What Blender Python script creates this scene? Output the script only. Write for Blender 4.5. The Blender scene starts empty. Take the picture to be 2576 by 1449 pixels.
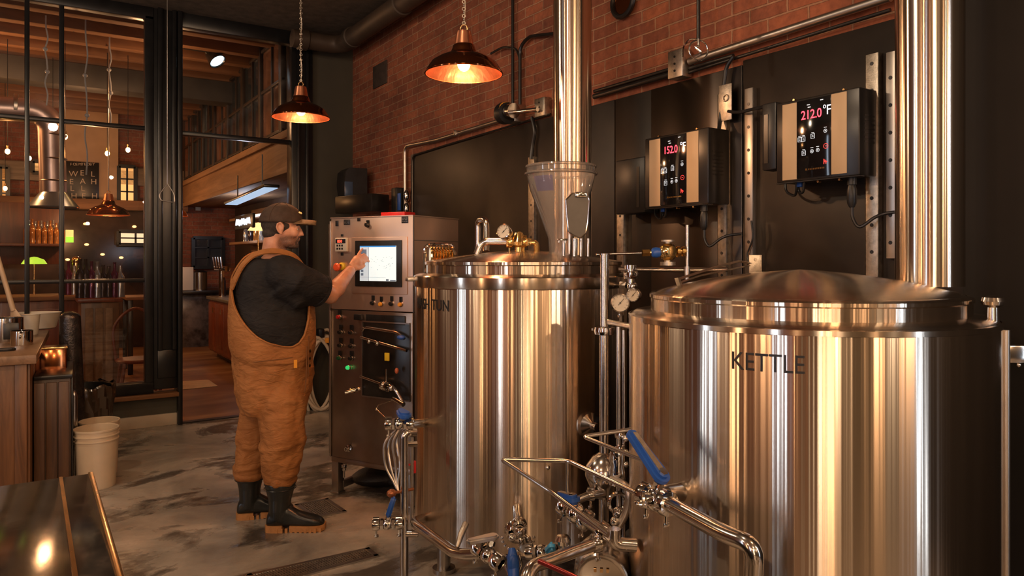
import bpy, bmesh, math, random
from mathutils import Vector, Matrix, Euler
random.seed(7)
R = math.radians; PI = math.pi
COL = bpy.context.scene.collection
# ---------------------------------------------------------------- camera frame (room axes: x to the brick wall, y to the glass wall)
F = 1850.0; HC = 1.5; YH = 650.0; TH = R(33.34); CS = math.cos(TH); SN = math.sin(TH)
def ray(px):
    X = (px-1288)/F
    return Vector((X*CS+SN, -X*SN+CS, 0))
def cdir(X, Y, Z=0.0): return Vector((X*CS+Y*SN, -X*SN+Y*CS, Z))
def D(px, py, d):
    v = ray(px)*d; v.z = HC+(YH-py)*d/F; return v
def WX(px, py, x): return D(px, py, x/ray(px).x)
def WY(px, py, y): return D(px, py, y/ray(px).y)
def WZ(px, py, z): return D(px, py, (HC-z)*F/(py-YH))
def G(px, py): return WZ(px, py, 0.0)
# ---------------------------------------------------------------- object helpers
WL = {}
def tag(o, label=None, cat=None, group=None, kind=None):
    if label: o['label'] = label
    if cat: o['category'] = cat
    if group: o['group'] = group
    if kind: o['kind'] = kind
    return o
def thing(name, loc, label, cat, group=None, kind=None):
    o = bpy.data.objects.new(name, None); COL.objects.link(o)
    o.empty_display_size = .05
    o.location = loc; WL[o.name] = Vector(loc)
    return tag(o, label, cat, group, kind)
def copy_tree(o, parent=None):
    c = o.copy(); COL.objects.link(c)
    if parent: c.parent = parent
    for ch in list(o.children): copy_tree(ch, c)
    return c
class MB:
    def __init__(s): s.v = []; s.f = []; s.M = Matrix.Identity(4); s.stack = []
    def push(s, M): s.stack.append(s.M); s.M = s.M @ M; return s
    def pop(s): s.M = s.stack.pop(); return s
    def add(s, vs, fs):
        n = len(s.v)
        s.v += [s.M @ Vector(v) for v in vs]
        s.f += [tuple(i+n for i in f) for f in fs]
        return s
    def bm(s, b):
        b.verts.index_update()
        s.add([v.co.copy() for v in b.verts], [[v.index for v in f.verts] for f in b.faces]); b.free(); return s
    def box(s, c, size, rz=0, bev=0.0, seg=2, M=None):
        b = bmesh.new(); bmesh.ops.create_cube(b, size=1)
        for v in b.verts: v.co = Vector((v.co.x*size[0], v.co.y*size[1], v.co.z*size[2]))
        if bev > 0: bmesh.ops.bevel(b, geom=list(b.edges), offset=bev, segments=seg, profile=.5, affect='EDGES')
        T = Matrix.Translation(Vector(c)) @ (M if M else Matrix.Rotation(rz, 4, 'Z'))
        bmesh.ops.transform(b, matrix=T, verts=b.verts)
        return s.bm(b)
    def b3(s, x0, x1, y0, y1, z0, z1, bev=0.0):
        return s.box(((x0+x1)/2, (y0+y1)/2, (z0+z1)/2), (abs(x1-x0), abs(y1-y0), abs(z1-z0)), bev=bev)
    def sweep(s, pts, radii, seg=16, caps=True, flat=None, up=None):
        pts = [Vector(p) for p in pts]; n = len(pts)
        if not hasattr(radii, '__len__'): radii = [radii]*n
        rings = []; prev = None
        for i in range(n):
            t = (pts[min(i+1, n-1)]-pts[max(i-1, 0)])
            if t.length < 1e-9: t = Vector((0, 0, 1))
            t.normalize()
            if prev is None:
                a = Vector(up) if up else (Vector((0, 0, 1)) if abs(t.z) < .9 else Vector((1, 0, 0)))
                u = t.cross(a).normalized()
            else:
                u = (prev - t*prev.dot(t)).normalized()
            prev = u; w = t.cross(u)
            r = radii[i]; fa = flat if flat else 1.0
            rings.append([pts[i]+u*math.cos(2*PI*k/seg)*r+w*math.sin(2*PI*k/seg)*r*fa for k in range(seg)])
        vs = [v for r_ in rings for v in r_]; fs = []
        for i in range(n-1):
            for k in range(seg):
                a = i*seg+k; b_ = i*seg+(k+1) % seg
                fs.append((a, b_, b_+seg, a+seg))
        if caps:
            fs.append(tuple(reversed(range(seg)))); fs.append(tuple((n-1)*seg+k for k in range(seg)))
        return s.add(vs, fs)
    def cyl(s, p0, p1, r0, r1=None, seg=20, caps=True):
        return s.sweep([p0, p1], [r0, r0 if r1 is None else r1], seg, caps)
    def tube(s, pts, r, bend=None, seg=14, caps=True, nb=7):
        pts = [Vector(p) for p in pts]
        if bend is None: bend = r*3
        out = [pts[0]]
        for i in range(1, len(pts)-1):
            a, b_, c = pts[i-1], pts[i], pts[i+1]
            d1 = (a-b_); d2 = (c-b_); l = min(bend, d1.length*.49, d2.length*.49)
            p = b_+d1.normalized()*l; q = b_+d2.normalized()*l
            for k in range(nb+1):
                t = k/nb; out.append(p*(1-t)**2+b_*2*t*(1-t)+q*t*t)
        out.append(pts[-1])
        return s.sweep(out, r, seg, caps)
    def spline(s, pts, r, seg=10, sub=8, caps=True, flat=None, up=None):
        return s.sweep(crom(pts, sub), r, seg, caps, flat, up)
    def lathe(s, prof, c=(0, 0, 0), axis=None, seg=48, a0=0, a1=2*PI, close=True):
        """prof: list of (radius, height)"""
        M = Matrix.Translation(Vector(c))
        if axis is not None:
            M = M @ Vector(axis).normalized().to_track_quat('Z', 'Y').to_matrix().to_4x4()
        full = abs(a1-a0-2*PI) < 1e-6; m = seg if full else seg+1
        vs = []; fs = []; idx = []
        for r, h in prof:
            if r < 1e-6: idx.append([len(vs)]*m); vs.append(M @ Vector((0, 0, h)))
            else:
                idx.append([len(vs)+k for k in range(m)])
                for k in range(m):
                    a = a0+(a1-a0)*k/seg; vs.append(M @ Vector((r*math.cos(a), r*math.sin(a), h)))
        for i in range(len(prof)-1):
            A, B = idx[i], idx[i+1]
            for k in range(seg):
                q = [A[k], A[(k+1) % m], B[(k+1) % m], B[k]]
                q2 = []
                for x in q:
                    if x not in q2: q2.append(x)
                if len(q2) > 2: fs.append(tuple(q2))
        return s.add(vs, fs)
    def ell(s, c, r, M=None, seg=20, rings=12):
        T = Matrix.Translation(Vector(c)) @ (M if M else Matrix.Identity(4))
        vs = [T @ Vector((0, 0, -r[2]))]; fs = []
        for i in range(1, rings):
            a = -PI/2+PI*i/rings
            for k in range(seg):
                b_ = 2*PI*k/seg; vs.append(T @ Vector((r[0]*math.cos(a)*math.cos(b_), r[1]*math.cos(a)*math.sin(b_), r[2]*math.sin(a))))
        vs.append(T @ Vector((0, 0, r[2]))); top = len(vs)-1
        for k in range(seg): fs.append((0, 1+(k+1) % seg, 1+k))
        for i in range(rings-2):
            for k in range(seg):
                a = 1+i*seg+k; b_ = 1+i*seg+(k+1) % seg; fs.append((a, b_, b_+seg, a+seg))
        for k in range(seg): fs.append((1+(rings-2)*seg+k, 1+(rings-2)*seg+(k+1) % seg, top))
        return s.add(vs, fs)
    def ball(s, c, r, seg=16): return s.ell(c, (r, r, r), seg=seg, rings=max(8, seg//2))
    def torus(s, c, Rr, r, axis=(0, 0, 1), seg=32, ms=10, flat=1.0):
        return s.lathe([(Rr+r*math.cos(2*PI*k/ms), flat*r*math.sin(2*PI*k/ms)) for k in range(ms+1)], c, axis, seg)
    def prism(s, outline, h, M=None):
        M = M or Matrix.Identity(4); n = len(outline)
        vs = [M @ Vector((x, y, 0)) for x, y in outline]+[M @ Vector((x, y, h)) for x, y in outline]
        fs = [tuple(reversed(range(n))), tuple(range(n, 2*n))]+[(i, (i+1) % n, (i+1) % n+n, i+n) for i in range(n)]
        return s.add(vs, fs)
    def build(s, name, mat, parent=None, origin=None, smooth=True, ang=35, weld=False):
        if parent is not None: o0 = WL.get(parent.name, Vector((0, 0, 0)))
        elif origin is not None: o0 = Vector(origin)
        else:
            xs = [v.x for v in s.v]; ys = [v.y for v in s.v]; zs = [v.z for v in s.v]
            o0 = Vector(((min(xs)+max(xs))/2, (min(ys)+max(ys))/2, min(zs)))
        me = bpy.data.meshes.new(name)
        me.from_pydata([v-o0 for v in s.v], [], s.f); me.validate()
        b = bmesh.new(); b.from_mesh(me)
        if weld: bmesh.ops.remove_doubles(b, verts=b.verts, dist=1e-5)
        bmesh.ops.recalc_face_normals(b, faces=b.faces); b.to_mesh(me); b.free()
        if smooth:
            for p in me.polygons: p.use_smooth = True
            me.set_sharp_from_angle(angle=R(ang))
        o = bpy.data.objects.new(name, me); COL.objects.link(o)
        if mat is not None: me.materials.append(mat)
        if parent is not None: o.parent = parent
        else: o.location = o0
        WL[o.name] = o0
        return o
def crom(pts, sub=8):
    pts = [Vector(p) for p in pts]; P = [pts[0]*2-pts[1]]+pts+[pts[-1]*2-pts[-2]]; out = []
    for i in range(1, len(P)-2):
        for k in range(sub):
            t = k/sub; a, b_, c, d = P[i-1:i+3]
            out.append(.5*((2*b_)+(c-a)*t+(2*a-5*b_+4*c-d)*t*t+(3*b_-a-3*c+d)*t**3))
    out.append(pts[-1]); return out
def lerp(tab, x):
    if x <= tab[0][0]: return tab[0][1]
    for (a, va), (b_, vb) in zip(tab, tab[1:]):
        if x <= b_:
            t = (x-a)/(b_-a); return va+(vb-va)*t
    return tab[-1][1]
def frame(o, x, y, z):
    x, y, z = Vector(x).normalized(), Vector(y).normalized(), Vector(z).normalized()
    M = Matrix.Identity(4)
    for i in range(3): M[i][0] = x[i]; M[i][1] = y[i]; M[i][2] = z[i]; M[i][3] = Vector(o)[i]
    return M
def textmesh(txt, size, ext=.001, align='LEFT', spacing=1.0, bold=0.0):
    cu = bpy.data.curves.new('txt', 'FONT'); cu.body = txt; cu.size = size; cu.extrude = ext; cu.align_x = align
    cu.space_character = spacing; cu.offset = bold; cu.resolution_u = 4
    o = bpy.data.objects.new('txt', cu); COL.objects.link(o)
    dg = bpy.context.evaluated_depsgraph_get()
    me = bpy.data.meshes.new_from_object(o.evaluated_get(dg))
    vs = [v.co.copy() for v in me.vertices]; fs = [tuple(p.vertices) for p in me.polygons]
    bpy.data.objects.remove(o); bpy.data.curves.remove(cu); bpy.data.meshes.remove(me)
    return vs, fs
def text_into(mb, txt, size, M, ext=.001, align='LEFT', spacing=1.0, bold=0.0):
    vs, fs = textmesh(txt, size, ext, align, spacing, bold)
    mb.push(M); mb.add(vs, fs); mb.pop()
# ---------------------------------------------------------------- materials
def newmat(name):
    m = bpy.data.materials.new(name); m.use_nodes = True; nt = m.node_tree
    return m, nt, nt.nodes['Principled BSDF']
def N(nt, typ, **kw):
    n = nt.nodes.new(typ)
    for k, v in kw.items():
        if k.startswith('i_'): n.inputs[k[2:].replace('_', ' ')].default_value = v
        else: setattr(n, k, v)
    return n
def coords(nt, scale=(1, 1, 1), kind='Object', loc=(0, 0, 0), rot=(0, 0, 0)):
    tc = N(nt, 'ShaderNodeTexCoord'); mp = N(nt, 'ShaderNodeMapping')
    mp.inputs['Scale'].default_value = scale; mp.inputs['Location'].default_value = loc; mp.inputs['Rotation'].default_value = rot
    nt.links.new(tc.outputs[kind], mp.inputs['Vector']); return mp.outputs['Vector']
def ramp(nt, fac, stops):
    r = N(nt, 'ShaderNodeValToRGB'); e = r.color_ramp.elements
    while len(e) < len(stops): e.new(.5)
    for el, (p, c) in zip(e, stops):
        el.position = p; el.color = (*c, 1) if len(c) == 3 else c
    nt.links.new(fac, r.inputs['Fac']); return r.outputs['Color']
def noise(nt, vec, scale, detail=4, rough=.55, dist=0.0):
    n = N(nt, 'ShaderNodeTexNoise'); n.inputs['Scale'].default_value = scale; n.inputs['Detail'].default_value = detail
    n.inputs['Roughness'].default_value = rough; n.inputs['Distortion'].default_value = dist
    nt.links.new(vec, n.inputs['Vector']); return n.outputs['Fac']
def bump(nt, b, h, strength=.3, dist=.01):
    n = N(nt, 'ShaderNodeBump'); n.inputs['Strength'].default_value = strength; n.inputs['Distance'].default_value = dist
    nt.links.new(h, n.inputs['Height']); nt.links.new(n.outputs['Normal'], b.inputs['Normal']); return n
def M_plain(name, col, rough=.5, metal=0.0, var=.12, scale=12, bmp=.05, spec=None, coat=0):
    m, nt, b = newmat(name)
    v = coords(nt); f = noise(nt, v, scale)
    c0 = tuple(max(0, c*(1-var)) for c in col); c1 = tuple(min(1, c*(1+var)) for c in col)
    nt.links.new(ramp(nt, f, [(.3, c0), (.7, c1)]), b.inputs['Base Color'])
    b.inputs['Roughness'].default_value = rough; b.inputs['Metallic'].default_value = metal
    if coat: b.inputs['Coat Weight'].default_value = coat
    if spec is not None: b.inputs['Specular IOR Level'].default_value = spec
    if bmp: bump(nt, b, noise(nt, v, scale*5), bmp, .004)
    return m
def M_emit(name, col, strength):
    m, nt, b = newmat(name); b.inputs['Base Color'].default_value = (*[min(1, c*.5) for c in col], 1)
    b.inputs['Emission Color'].default_value = (*col, 1); b.inputs['Emission Strength'].default_value = strength
    v = coords(nt); f = noise(nt, v, 30)
    b.inputs['Roughness'].default_value = .4
    return m
def M_brushed(name, col, rough=.26, aniso=.85, streak=.35, sc=60, vary=.1, axis='Z'):
    m, nt, b = newmat(name)
    b.inputs['Metallic'].default_value = 1
    b.inputs['Roughness'].default_value = rough; b.inputs['Anisotropic'].default_value = aniso; b.inputs['Anisotropic Rotation'].default_value = .25
    t = N(nt, 'ShaderNodeTangent'); t.direction_type = 'RADIAL'; t.axis = axis
    nt.links.new(t.outputs['Tangent'], b.inputs['Tangent'])
    v = coords(nt, (1, 1, .03)); f = noise(nt, v, sc*.3, 5, .6)
    c0 = tuple(c*(1-vary) for c in col); c1 = tuple(min(1, c*(1+vary)) for c in col)
    nt.links.new(ramp(nt, f, [(.3, c0), (.7, c1)]), b.inputs['Base Color'])
    v2 = coords(nt, (1, 1, .003)); f2 = noise(nt, v2, sc*.22, 3, .45)
    bump(nt, b, f2, streak, .004)
    return m
def M_glass(name, tint=(1, 1, 1), ior=1.5, gloss_rough=.0, base=0.0, haze=0, hcol=(.8, .75, .7)):
    m = bpy.data.materials.new(name); m.use_nodes = True; nt = m.node_tree; nt.nodes.clear()
    out = N(nt, 'ShaderNodeOutputMaterial'); mx = N(nt, 'ShaderNodeMixShader'); tr = N(nt, 'ShaderNodeBsdfTransparent'); gl = N(nt, 'ShaderNodeBsdfGlossy'); fr = N(nt, 'ShaderNodeFresnel')
    tr.inputs['Color'].default_value = (*tint, 1); gl.inputs['Roughness'].default_value = gloss_rough; fr.inputs['IOR'].default_value = ior
    ad = N(nt, 'ShaderNodeMath'); ad.operation = 'ADD'; ad.use_clamp = True; ad.inputs[1].default_value = base
    nt.links.new(fr.outputs[0], ad.inputs[0]); nt.links.new(ad.outputs[0], mx.inputs[0])
    if haze:
        df = N(nt, 'ShaderNodeBsdfDiffuse'); df.inputs[0].default_value = (*hcol, 1); m2 = N(nt, 'ShaderNodeMixShader'); m2.inputs[0].default_value = haze
        nt.links.new(tr.outputs[0], m2.inputs[1]); nt.links.new(df.outputs[0], m2.inputs[2]); tr = m2
    nt.links.new(tr.outputs[0], mx.inputs[1]); nt.links.new(gl.outputs[0], mx.inputs[2]); nt.links.new(mx.outputs[0], out.inputs[0])
    return m
def M_wood(name, c0, c1, rough=.45, sc=1.0, axis='Z', coat=0):
    m, nt, b = newmat(name)
    s = {'X': (.6, 7, 7), 'Y': (7, .6, 7), 'Z': (7, 7, .6)}[axis]
    v = coords(nt, tuple(x*sc for x in s)); f = noise(nt, v, 2.2, 8, .65, 1.2)
    nt.links.new(ramp(nt, f, [(.28, c0), (.5, tuple((a+b_)/2 for a, b_ in zip(c0, c1))), (.72, c1)]), b.inputs['Base Color'])
    b.inputs['Roughness'].default_value = rough; b.inputs['Coat Weight'].default_value = coat
    bump(nt, b, f, .25, .004); return m
def M_brick(name, c1, c2, mortar, plane='YZ', bw=.215, bh=.075, rough=.85, ms=.008):
    m, nt, b = newmat(name)
    tc = N(nt, 'ShaderNodeTexCoord'); sp = N(nt, 'ShaderNodeSeparateXYZ'); cb = N(nt, 'ShaderNodeCombineXYZ')
    nt.links.new(tc.outputs['Object'], sp.inputs[0])
    nt.links.new(sp.outputs['Y' if plane == 'YZ' else 'X'], cb.inputs['X']); nt.links.new(sp.outputs['Z'], cb.inputs['Y'])
    nv = N(nt, 'ShaderNodeTexNoise'); nv.inputs['Scale'].default_value = 5; nv.inputs['Detail'].default_value = 3
    nt.links.new(cb.outputs[0], nv.inputs['Vector'])
    ma = N(nt, 'ShaderNodeVectorMath'); ma.operation = 'MULTIPLY_ADD'; ma.inputs[1].default_value = (.014, .014, 0)
    nt.links.new(nv.outputs['Color'], ma.inputs[0]); nt.links.new(cb.outputs[0], ma.inputs[2])
    br = N(nt, 'ShaderNodeTexBrick'); br.inputs['Scale'].default_value = 1; br.inputs['Mortar Size'].default_value = ms
    br.inputs['Brick Width'].default_value = bw; br.inputs['Row Height'].default_value = bh; br.inputs['Mortar Smooth'].default_value = .35
    br.inputs['Bias'].default_value = 0
    br.inputs['Color1'].default_value = (*c1, 1); br.inputs['Color2'].default_value = (*c2, 1); br.inputs['Mortar'].default_value = (*mortar, 1)
    nt.links.new(ma.outputs[0], br.inputs['Vector'])
    v = cb.outputs[0]; f = noise(nt, v, 2.3, 6, .65); f2 = noise(nt, v, 28, 5, .65)
    mx = N(nt, 'ShaderNodeMix'); mx.data_type = 'RGBA'; mx.blend_type = 'MULTIPLY'; mx.inputs['Factor'].default_value = .85
    nt.links.new(br.outputs['Color'], mx.inputs['A']); nt.links.new(ramp(nt, f, [(.3, (.55, .5, .5)), (.6, (1.15, 1.05, 1))]), mx.inputs['B'])
    mx2 = N(nt, 'ShaderNodeMix'); mx2.data_type = 'RGBA'; mx2.blend_type = 'MULTIPLY'; mx2.inputs['Factor'].default_value = .7
    nt.links.new(mx.outputs['Result'], mx2.inputs['A']); nt.links.new(ramp(nt, f2, [(.3, (.6, .55, .55)), (.65, (1.1, 1.08, 1.05))]), mx2.inputs['B'])
    nt.links.new(mx2.outputs['Result'], b.inputs['Base Color'])
    b.inputs['Roughness'].default_value = rough
    iv = N(nt, 'ShaderNodeMath'); iv.operation = 'MULTIPLY_ADD'; iv.inputs[1].default_value = -1.0; iv.inputs[2].default_value = 1.0
    nt.links.new(br.outputs['Fac'], iv.inputs[0])
    ad = N(nt, 'ShaderNodeMath'); ad.operation = 'MULTIPLY_ADD'; ad.inputs[1].default_value = .5
    nt.links.new(f2, ad.inputs[0]); nt.links.new(iv.outputs[0], ad.inputs[2])
    bump(nt, b, ad.outputs[0], .8, .012); return m
MT = {}
MT['kettle'] = M_brushed('brushed_steel', (.57, .48, .39), .23, .97, .9, 85)
MT['lid'] = M_brushed('brushed_steel_lid', (.60, .51, .42), .22, .97, .05, 120)
MT['flue'] = M_brushed('flue_steel', (.62, .54, .45), .2, .95, .7, 100)
MT['steel'] = M_plain('polished_steel', (.62, .58, .54), .16, 1, .05, 20, .02)
MT['chrome'] = M_plain('chrome', (.75, .72, .68), .07, 1, .03, 20, 0)
MT['satin'] = M_plain('satin_steel', (.5, .46, .42), .34, 1, .12, 6, .05)
MT['cabinet'] = M_brushed('cabinet_steel', (.56, .47, .41), .33, .5, .05, 20)
MT['zinc'] = M_plain('galvanised_steel', (.5, .45, .38), .38, 1, .3, 40, .15)
MT['copper'] = M_plain('dark_copper', (.42, .14, .05), .12, 1, .1, 8, .0)
MT['copperin'] = M_brushed('copper_inside', (.86, .36, .2), .34, .6, .6, 160)
MT['brass'] = M_plain('brass', (.8, .5, .22), .2, 1, .1, 10, .02)
MT['gold'] = M_plain('golden_metal', (.9, .62, .25), .15, 1, .1, 10, .02)
MT['black'] = M_plain('black_plastic', (.012, .012, .013), .35, 0, .3, 20, .05)
MT['blackmetal'] = M_plain('black_painted_metal', (.014, .012, .011), .28, .0, .3, 12, .03)
MT['blackpanel'] = M_plain('black_panel', (.022, .016, .012), .38, .35, .5, 3, .03)
MT['greypanel'] = M_brushed('dark_sheet', (.1, .085, .075), .3, .6, .15, 10)
MT['grey'] = M_plain('dark_grey_plastic', (.10, .085, .07), .4, 0, .1, 20, .02)
MT['beige'] = M_plain('beige_strip', (.50, .37, .23), .45, 0, .04, 10, .02)
MT['white'] = M_plain('white_plastic', (.62, .56, .46), .45, 0, .07, 5, .02)
MT['bucket'] = M_plain('bucket_plastic', (.66, .52, .36), .45, 0, .08, 5, .02)
MT['blue'] = M_plain('blue_handle', (.02, .09, .38), .35, 0, .15, 10, .02)
MT['lightblue'] = M_plain('light_blue_knob', (.06, .35, .65), .35, 0, .1, 10, .02)
MT['orange'] = M_plain('orange_plastic', (.85, .36, .04), .4, 0, .08, 10, .02)
MT['red'] = M_plain('red_plastic', (.5, .02, .02), .35, 0, .1, 10, .02)
MT['redor'] = M_plain('mushroom_red', (.85, .12, .04), .3, 0, .05, 10, 0)
MT['yellow'] = M_plain('yellow_plastic', (.8, .55, .03), .4, 0, .1, 10, .02)
MT['greenl'] = M_emit('green_lamp', (.05, .8, .2), .6)
MT['brick'] = M_brick('red_brick', (.34, .115, .055), (.21, .07, .038), (.36, .20, .12), bw=.205, bh=.0665, ms=.006)
MT['brickb'] = M_brick('red_brick_far', (.30, .11, .07), (.22, .08, .05), (.26, .16, .12), 'XZ')
MT['plaster'] = M_plain('dark_plaster', (.075, .058, .045), .9, 0, .3, 14, .4)
MT['olive'] = M_plain('olive_wall', (.05, .044, .03), .75, 0, .12, 3, .1)
MT['frame'] = M_plain('black_window_frame', (.008, .008, .009), .3, 0, .3, 10, .03)
MT['glass'] = M_glass('window_glass', (.97, .97, .97), 1.45, 0)
MT['clear'] = M_glass('clear_plastic', (.96, .94, .92), 1.22, .06, .0, .10)
MT['bottle'] = M_glass('bottle_glass', (.75, .6, .45), 1.5, .02, .06)
MT['bulb'] = M_emit('bulb', (1, .55, .2), 60)
MT['farbulb'] = M_emit('far_bulb', (1, .48, .14), 38)
MT['wood'] = M_wood('oak_panel', (.07, .028, .010), (.24, .10, .035), .4)
MT['woodx'] = M_wood('counter_wood', (.15, .08, .04), (.30, .17, .09), .35, 1, 'Y', .1)
MT['redwood'] = M_wood('red_wood', (.10, .022, .010), (.24, .06, .024), .35)
MT['beam'] = M_wood('beam_wood', (.10, .045, .02), (.26, .12, .05), .7, .5, 'X')
MT['beamy'] = M_wood('beam_wood_side', (.16, .085, .04), (.36, .2, .1), .7, .5, 'Y')
# ================================================================ SETTING
CZ = 3.73; YW = 7.25; XB = 2.8
def struct(mb, name, mat, parent=None, **k):
    o = mb.build(name, mat, parent, **k)
    if parent is None: o['kind'] = 'structure'
    return o
# wet concrete floor
def floor_mat():
    m, nt, b = newmat('wet_concrete')
    v = coords(nt); L = nt.links
    base = ramp(nt, noise(nt, v, 1.6, 8, .62, .6), [(.3, (.16, .135, .11)), (.5, (.34, .295, .24)), (.7, (.60, .52, .42))])
    vs = coords(nt, (1.0, 1.7, 1), rot=(0, 0, R(-32)))
    patch = ramp(nt, noise(nt, vs, 1.15, 7, .6, .5), [(.43, (0, 0, 0)), (.49, (1, 1, 1))])
    wet = ramp(nt, noise(nt, vs, .62, 6, .55, .3), [(.42, (1, 1, 1)), (.52, (0, 0, 0))])
    mx = N(nt, 'ShaderNodeMix'); mx.data_type = 'RGBA'; mx.blend_type = 'MULTIPLY'
    L.new(base, mx.inputs['A']); L.new(ramp(nt, noise(nt, vs, 1.15, 7, .6, .5), [(.43, (.28, .25, .24)), (.49, (1, 1, 1))]), mx.inputs['B']); mx.inputs['Factor'].default_value = .9
    L.new(mx.outputs['Result'], b.inputs['Base Color'])
    rg = N(nt, 'ShaderNodeMapRange'); rg.inputs['To Min'].default_value = .07; rg.inputs['To Max'].default_value = .32
    L.new(patch, rg.inputs['Value']); L.new(rg.outputs[0], b.inputs['Roughness'])
    b.inputs['Specular IOR Level'].default_value = .6
    n2 = noise(nt, coords(nt, (1, 2.2, 1), rot=(0, 0, R(-32))), 9, 6, .6, .4)
    bump(nt, b, n2, .28, .012)
    return m
MT['floor'] = floor_mat()
def tapfloor_mat():
    m, nt, b = newmat('taproom_floor')
    v = coords(nt, (.5, 1.6, 1)); L = nt.links
    f = noise(nt, v, 1.4, 7, .6, .4)
    L.new(ramp(nt, f, [(.3, (.12, .05, .022)), (.5, (.26, .12, .05)), (.72, (.42, .25, .13))]), b.inputs['Base Color'])
    b.inputs['Roughness'].default_value = .3; bump(nt, b, noise(nt, coords(nt), 20), .08, .004); return m
MT['tapfloor'] = tapfloor_mat()
struct(MB().b3(-3.2, XB, -3.2, YW, -.08, 0), 'floor', MT['floor'], origin=(0, 0, 0))
struct(MB().b3(-7, 3.4, YW, 16, -.08, -.002), 'floor', MT['tapfloor'], origin=(0, 0, 0))
struct(MB().b3(XB, XB+.25, -3.2, YW+.15, 0, CZ+.1), 'wall_right', MT['brick'], origin=(XB, 0, 0))
struct(MB().b3(-3.45, XB+.2, -3.45, YW+.15, CZ, CZ+.15), 'ceiling', MT['plaster'], origin=(0, 0, 0))
struct(MB().b3(-3.4, -3.2, -3.2, YW, 0, CZ), 'wall_left', M_brick('red_brick_left', (.25, .09, .05), (.16, .06, .04), (.25, .17, .12)), origin=(-3.2, 0, 0))
struct(MB().b3(-3.4, XB, -3.4, -3.2, 0, CZ), 'wall_rear', MT['olive'])
def xw(px): return WY(px, 650, YW).x
def zw(px, py): return WY(px, py, YW).z
xA = -3.2; xP0 = xw(385); xP1 = xw(453); xD1 = xw(729); xF1 = xw(782)
# solid wall between door frame and brick
struct(MB().b3(xF1, XB, YW, YW+.15, 0, CZ), 'wall_back', MT['olive'])
# window 1
w = thing('window_1', (0, YW, 0), None, None, kind='structure')
fr = MB(); SZ = .33
fr.b3(xA, xP0, YW-.04, YW+.06, 3.62, CZ, .005).b3(xA, xP0, YW-.05, YW+.08, SZ-.03, SZ+.07, .006)
fr.b3(xP0-.07, xP0, YW-.04, YW+.06, SZ, 3.65, .005)
fr.build('window_frame', MT['frame'], w)
ml = MB()
for px in (68, 155):
    x = xw(px); ml.b3(x-.018, x+.018, YW-.03, YW+.05, SZ, 3.65, .004)
for x in (-.9, -1.6, -2.4): ml.b3(x-.018, x+.018, YW-.03, YW+.05, SZ, 3.65, .004)
for z in (2.655, 1.305): ml.b3(xA, xP0-.03, YW-.028, YW+.048, z-.017, z+.017, .004)
ml.build('glazing_bar', MT['frame'], w)
MB().b3(xA, xP0-.03, YW+.008, YW+.016, SZ, 3.65).build('pane', MT['glass'], w, smooth=False)
MB().b3(xA, xP1-.02, YW-.09, YW+.1, SZ-.07, SZ-.03, .006).build('window_sill', M_wood('sill_wood', (.12, .05, .02), (.26, .12, .05), .4, 1, 'X'), w)
struct(MB().b3(xA, xP1-.03, YW-.01, YW+.12, .1, SZ-.06), 'wall_back', M_plain('dark_olive_panel', (.055, .05, .035), .55, 0, .1, 4, .02))
struct(MB().b3(xA, xP1-.03, YW-.03, YW+.12, 0, .105, .004), 'baseboard_back', M_plain('pale_baseboard', (.5, .42, .32), .5, 0, .1, 4, .02))
# black pillar with stiles
tr = MB()
tr.b3(xP0, xP1, YW-.03, YW+.12, SZ, CZ, .006)
tr.b3(xP0+.03, xP0+.07, YW-.075, YW-.03, SZ+.35, CZ, .006).b3(xP1-.075, xP1-.04, YW-.075, YW-.03, SZ+.35, CZ, .006)
tr.b3(xP0+.03, xP1-.04, YW-.05, YW-.03, SZ+.1, SZ+.35, .006)
tr.b3(xP1-.03, xP1+.01, YW-.08, YW+.13, 0, CZ, .006)
struct(tr, 'trim_1', MT['frame'])
# door opening with transom glass
d = thing('door_1', ((xP1+xD1)/2, YW, 0), None, None, kind='structure')
fr = MB()
fr.b3(xP1, xD1+.02, YW-.04, YW+.06, 3.60, CZ, .005).b3(xP1, xD1, YW-.03, YW+.05, 2.62, 2.66, .004)
fr.b3(xD1, xF1, YW-.06, YW+.1, 0, CZ, .008).b3(xD1+.05, xD1+.08, YW-.09, YW-.05, 0, CZ, .006).b3(xF1-.07, xF1-.04, YW-.08, YW-.05, 0, CZ, .005)
fr.build('door_frame', MT['frame'], d)
MB().b3(xP1, xD1, YW+.008, YW+.016, 2.65, 3.62).build('pane', MT['glass'], d, smooth=False)
MB().b3(xP1+.012, xD1, YW-.03, YW+.05, 0, .008).build('threshold', MT['blackmetal'], d)
# ---------------- taproom shell beyond the glass
YB = 14.2; XG = 2.3; TC = 4.0
struct(MB().b3(-7, 3.4, YB, YB+.2, 0, TC), 'wall_back', MT['brickb'], origin=(0, YB, 0))
m_tceil = M_wood('plank_ceiling', (.12, .045, .018), (.3, .12, .045), .6, 1.2, 'X')
struct(MB().b3(-7, 3.4, YW+.15, YB+.2, TC, TC+.1), 'ceiling', m_tceil, origin=(0, 0, TC))
struct(MB().b3(3.2, 3.4, YW+.15, YB, 0, TC), 'wall_right', M_plain('taproom_side_wall', (.05, .03, .022), .7, 0, .3, 3, .1))
struct(MB().b3(-7.2, -7, YW+.15, YB, 0, TC), 'wall_left', M_plain('taproom_far_side', (.09, .05, .03), .8, 0, .3, 3, .1))
struct(MB().b3(xF1, 3.4, YW+.15, YW+.2, 0, TC), 'wall_front', MT['olive'])
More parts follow.
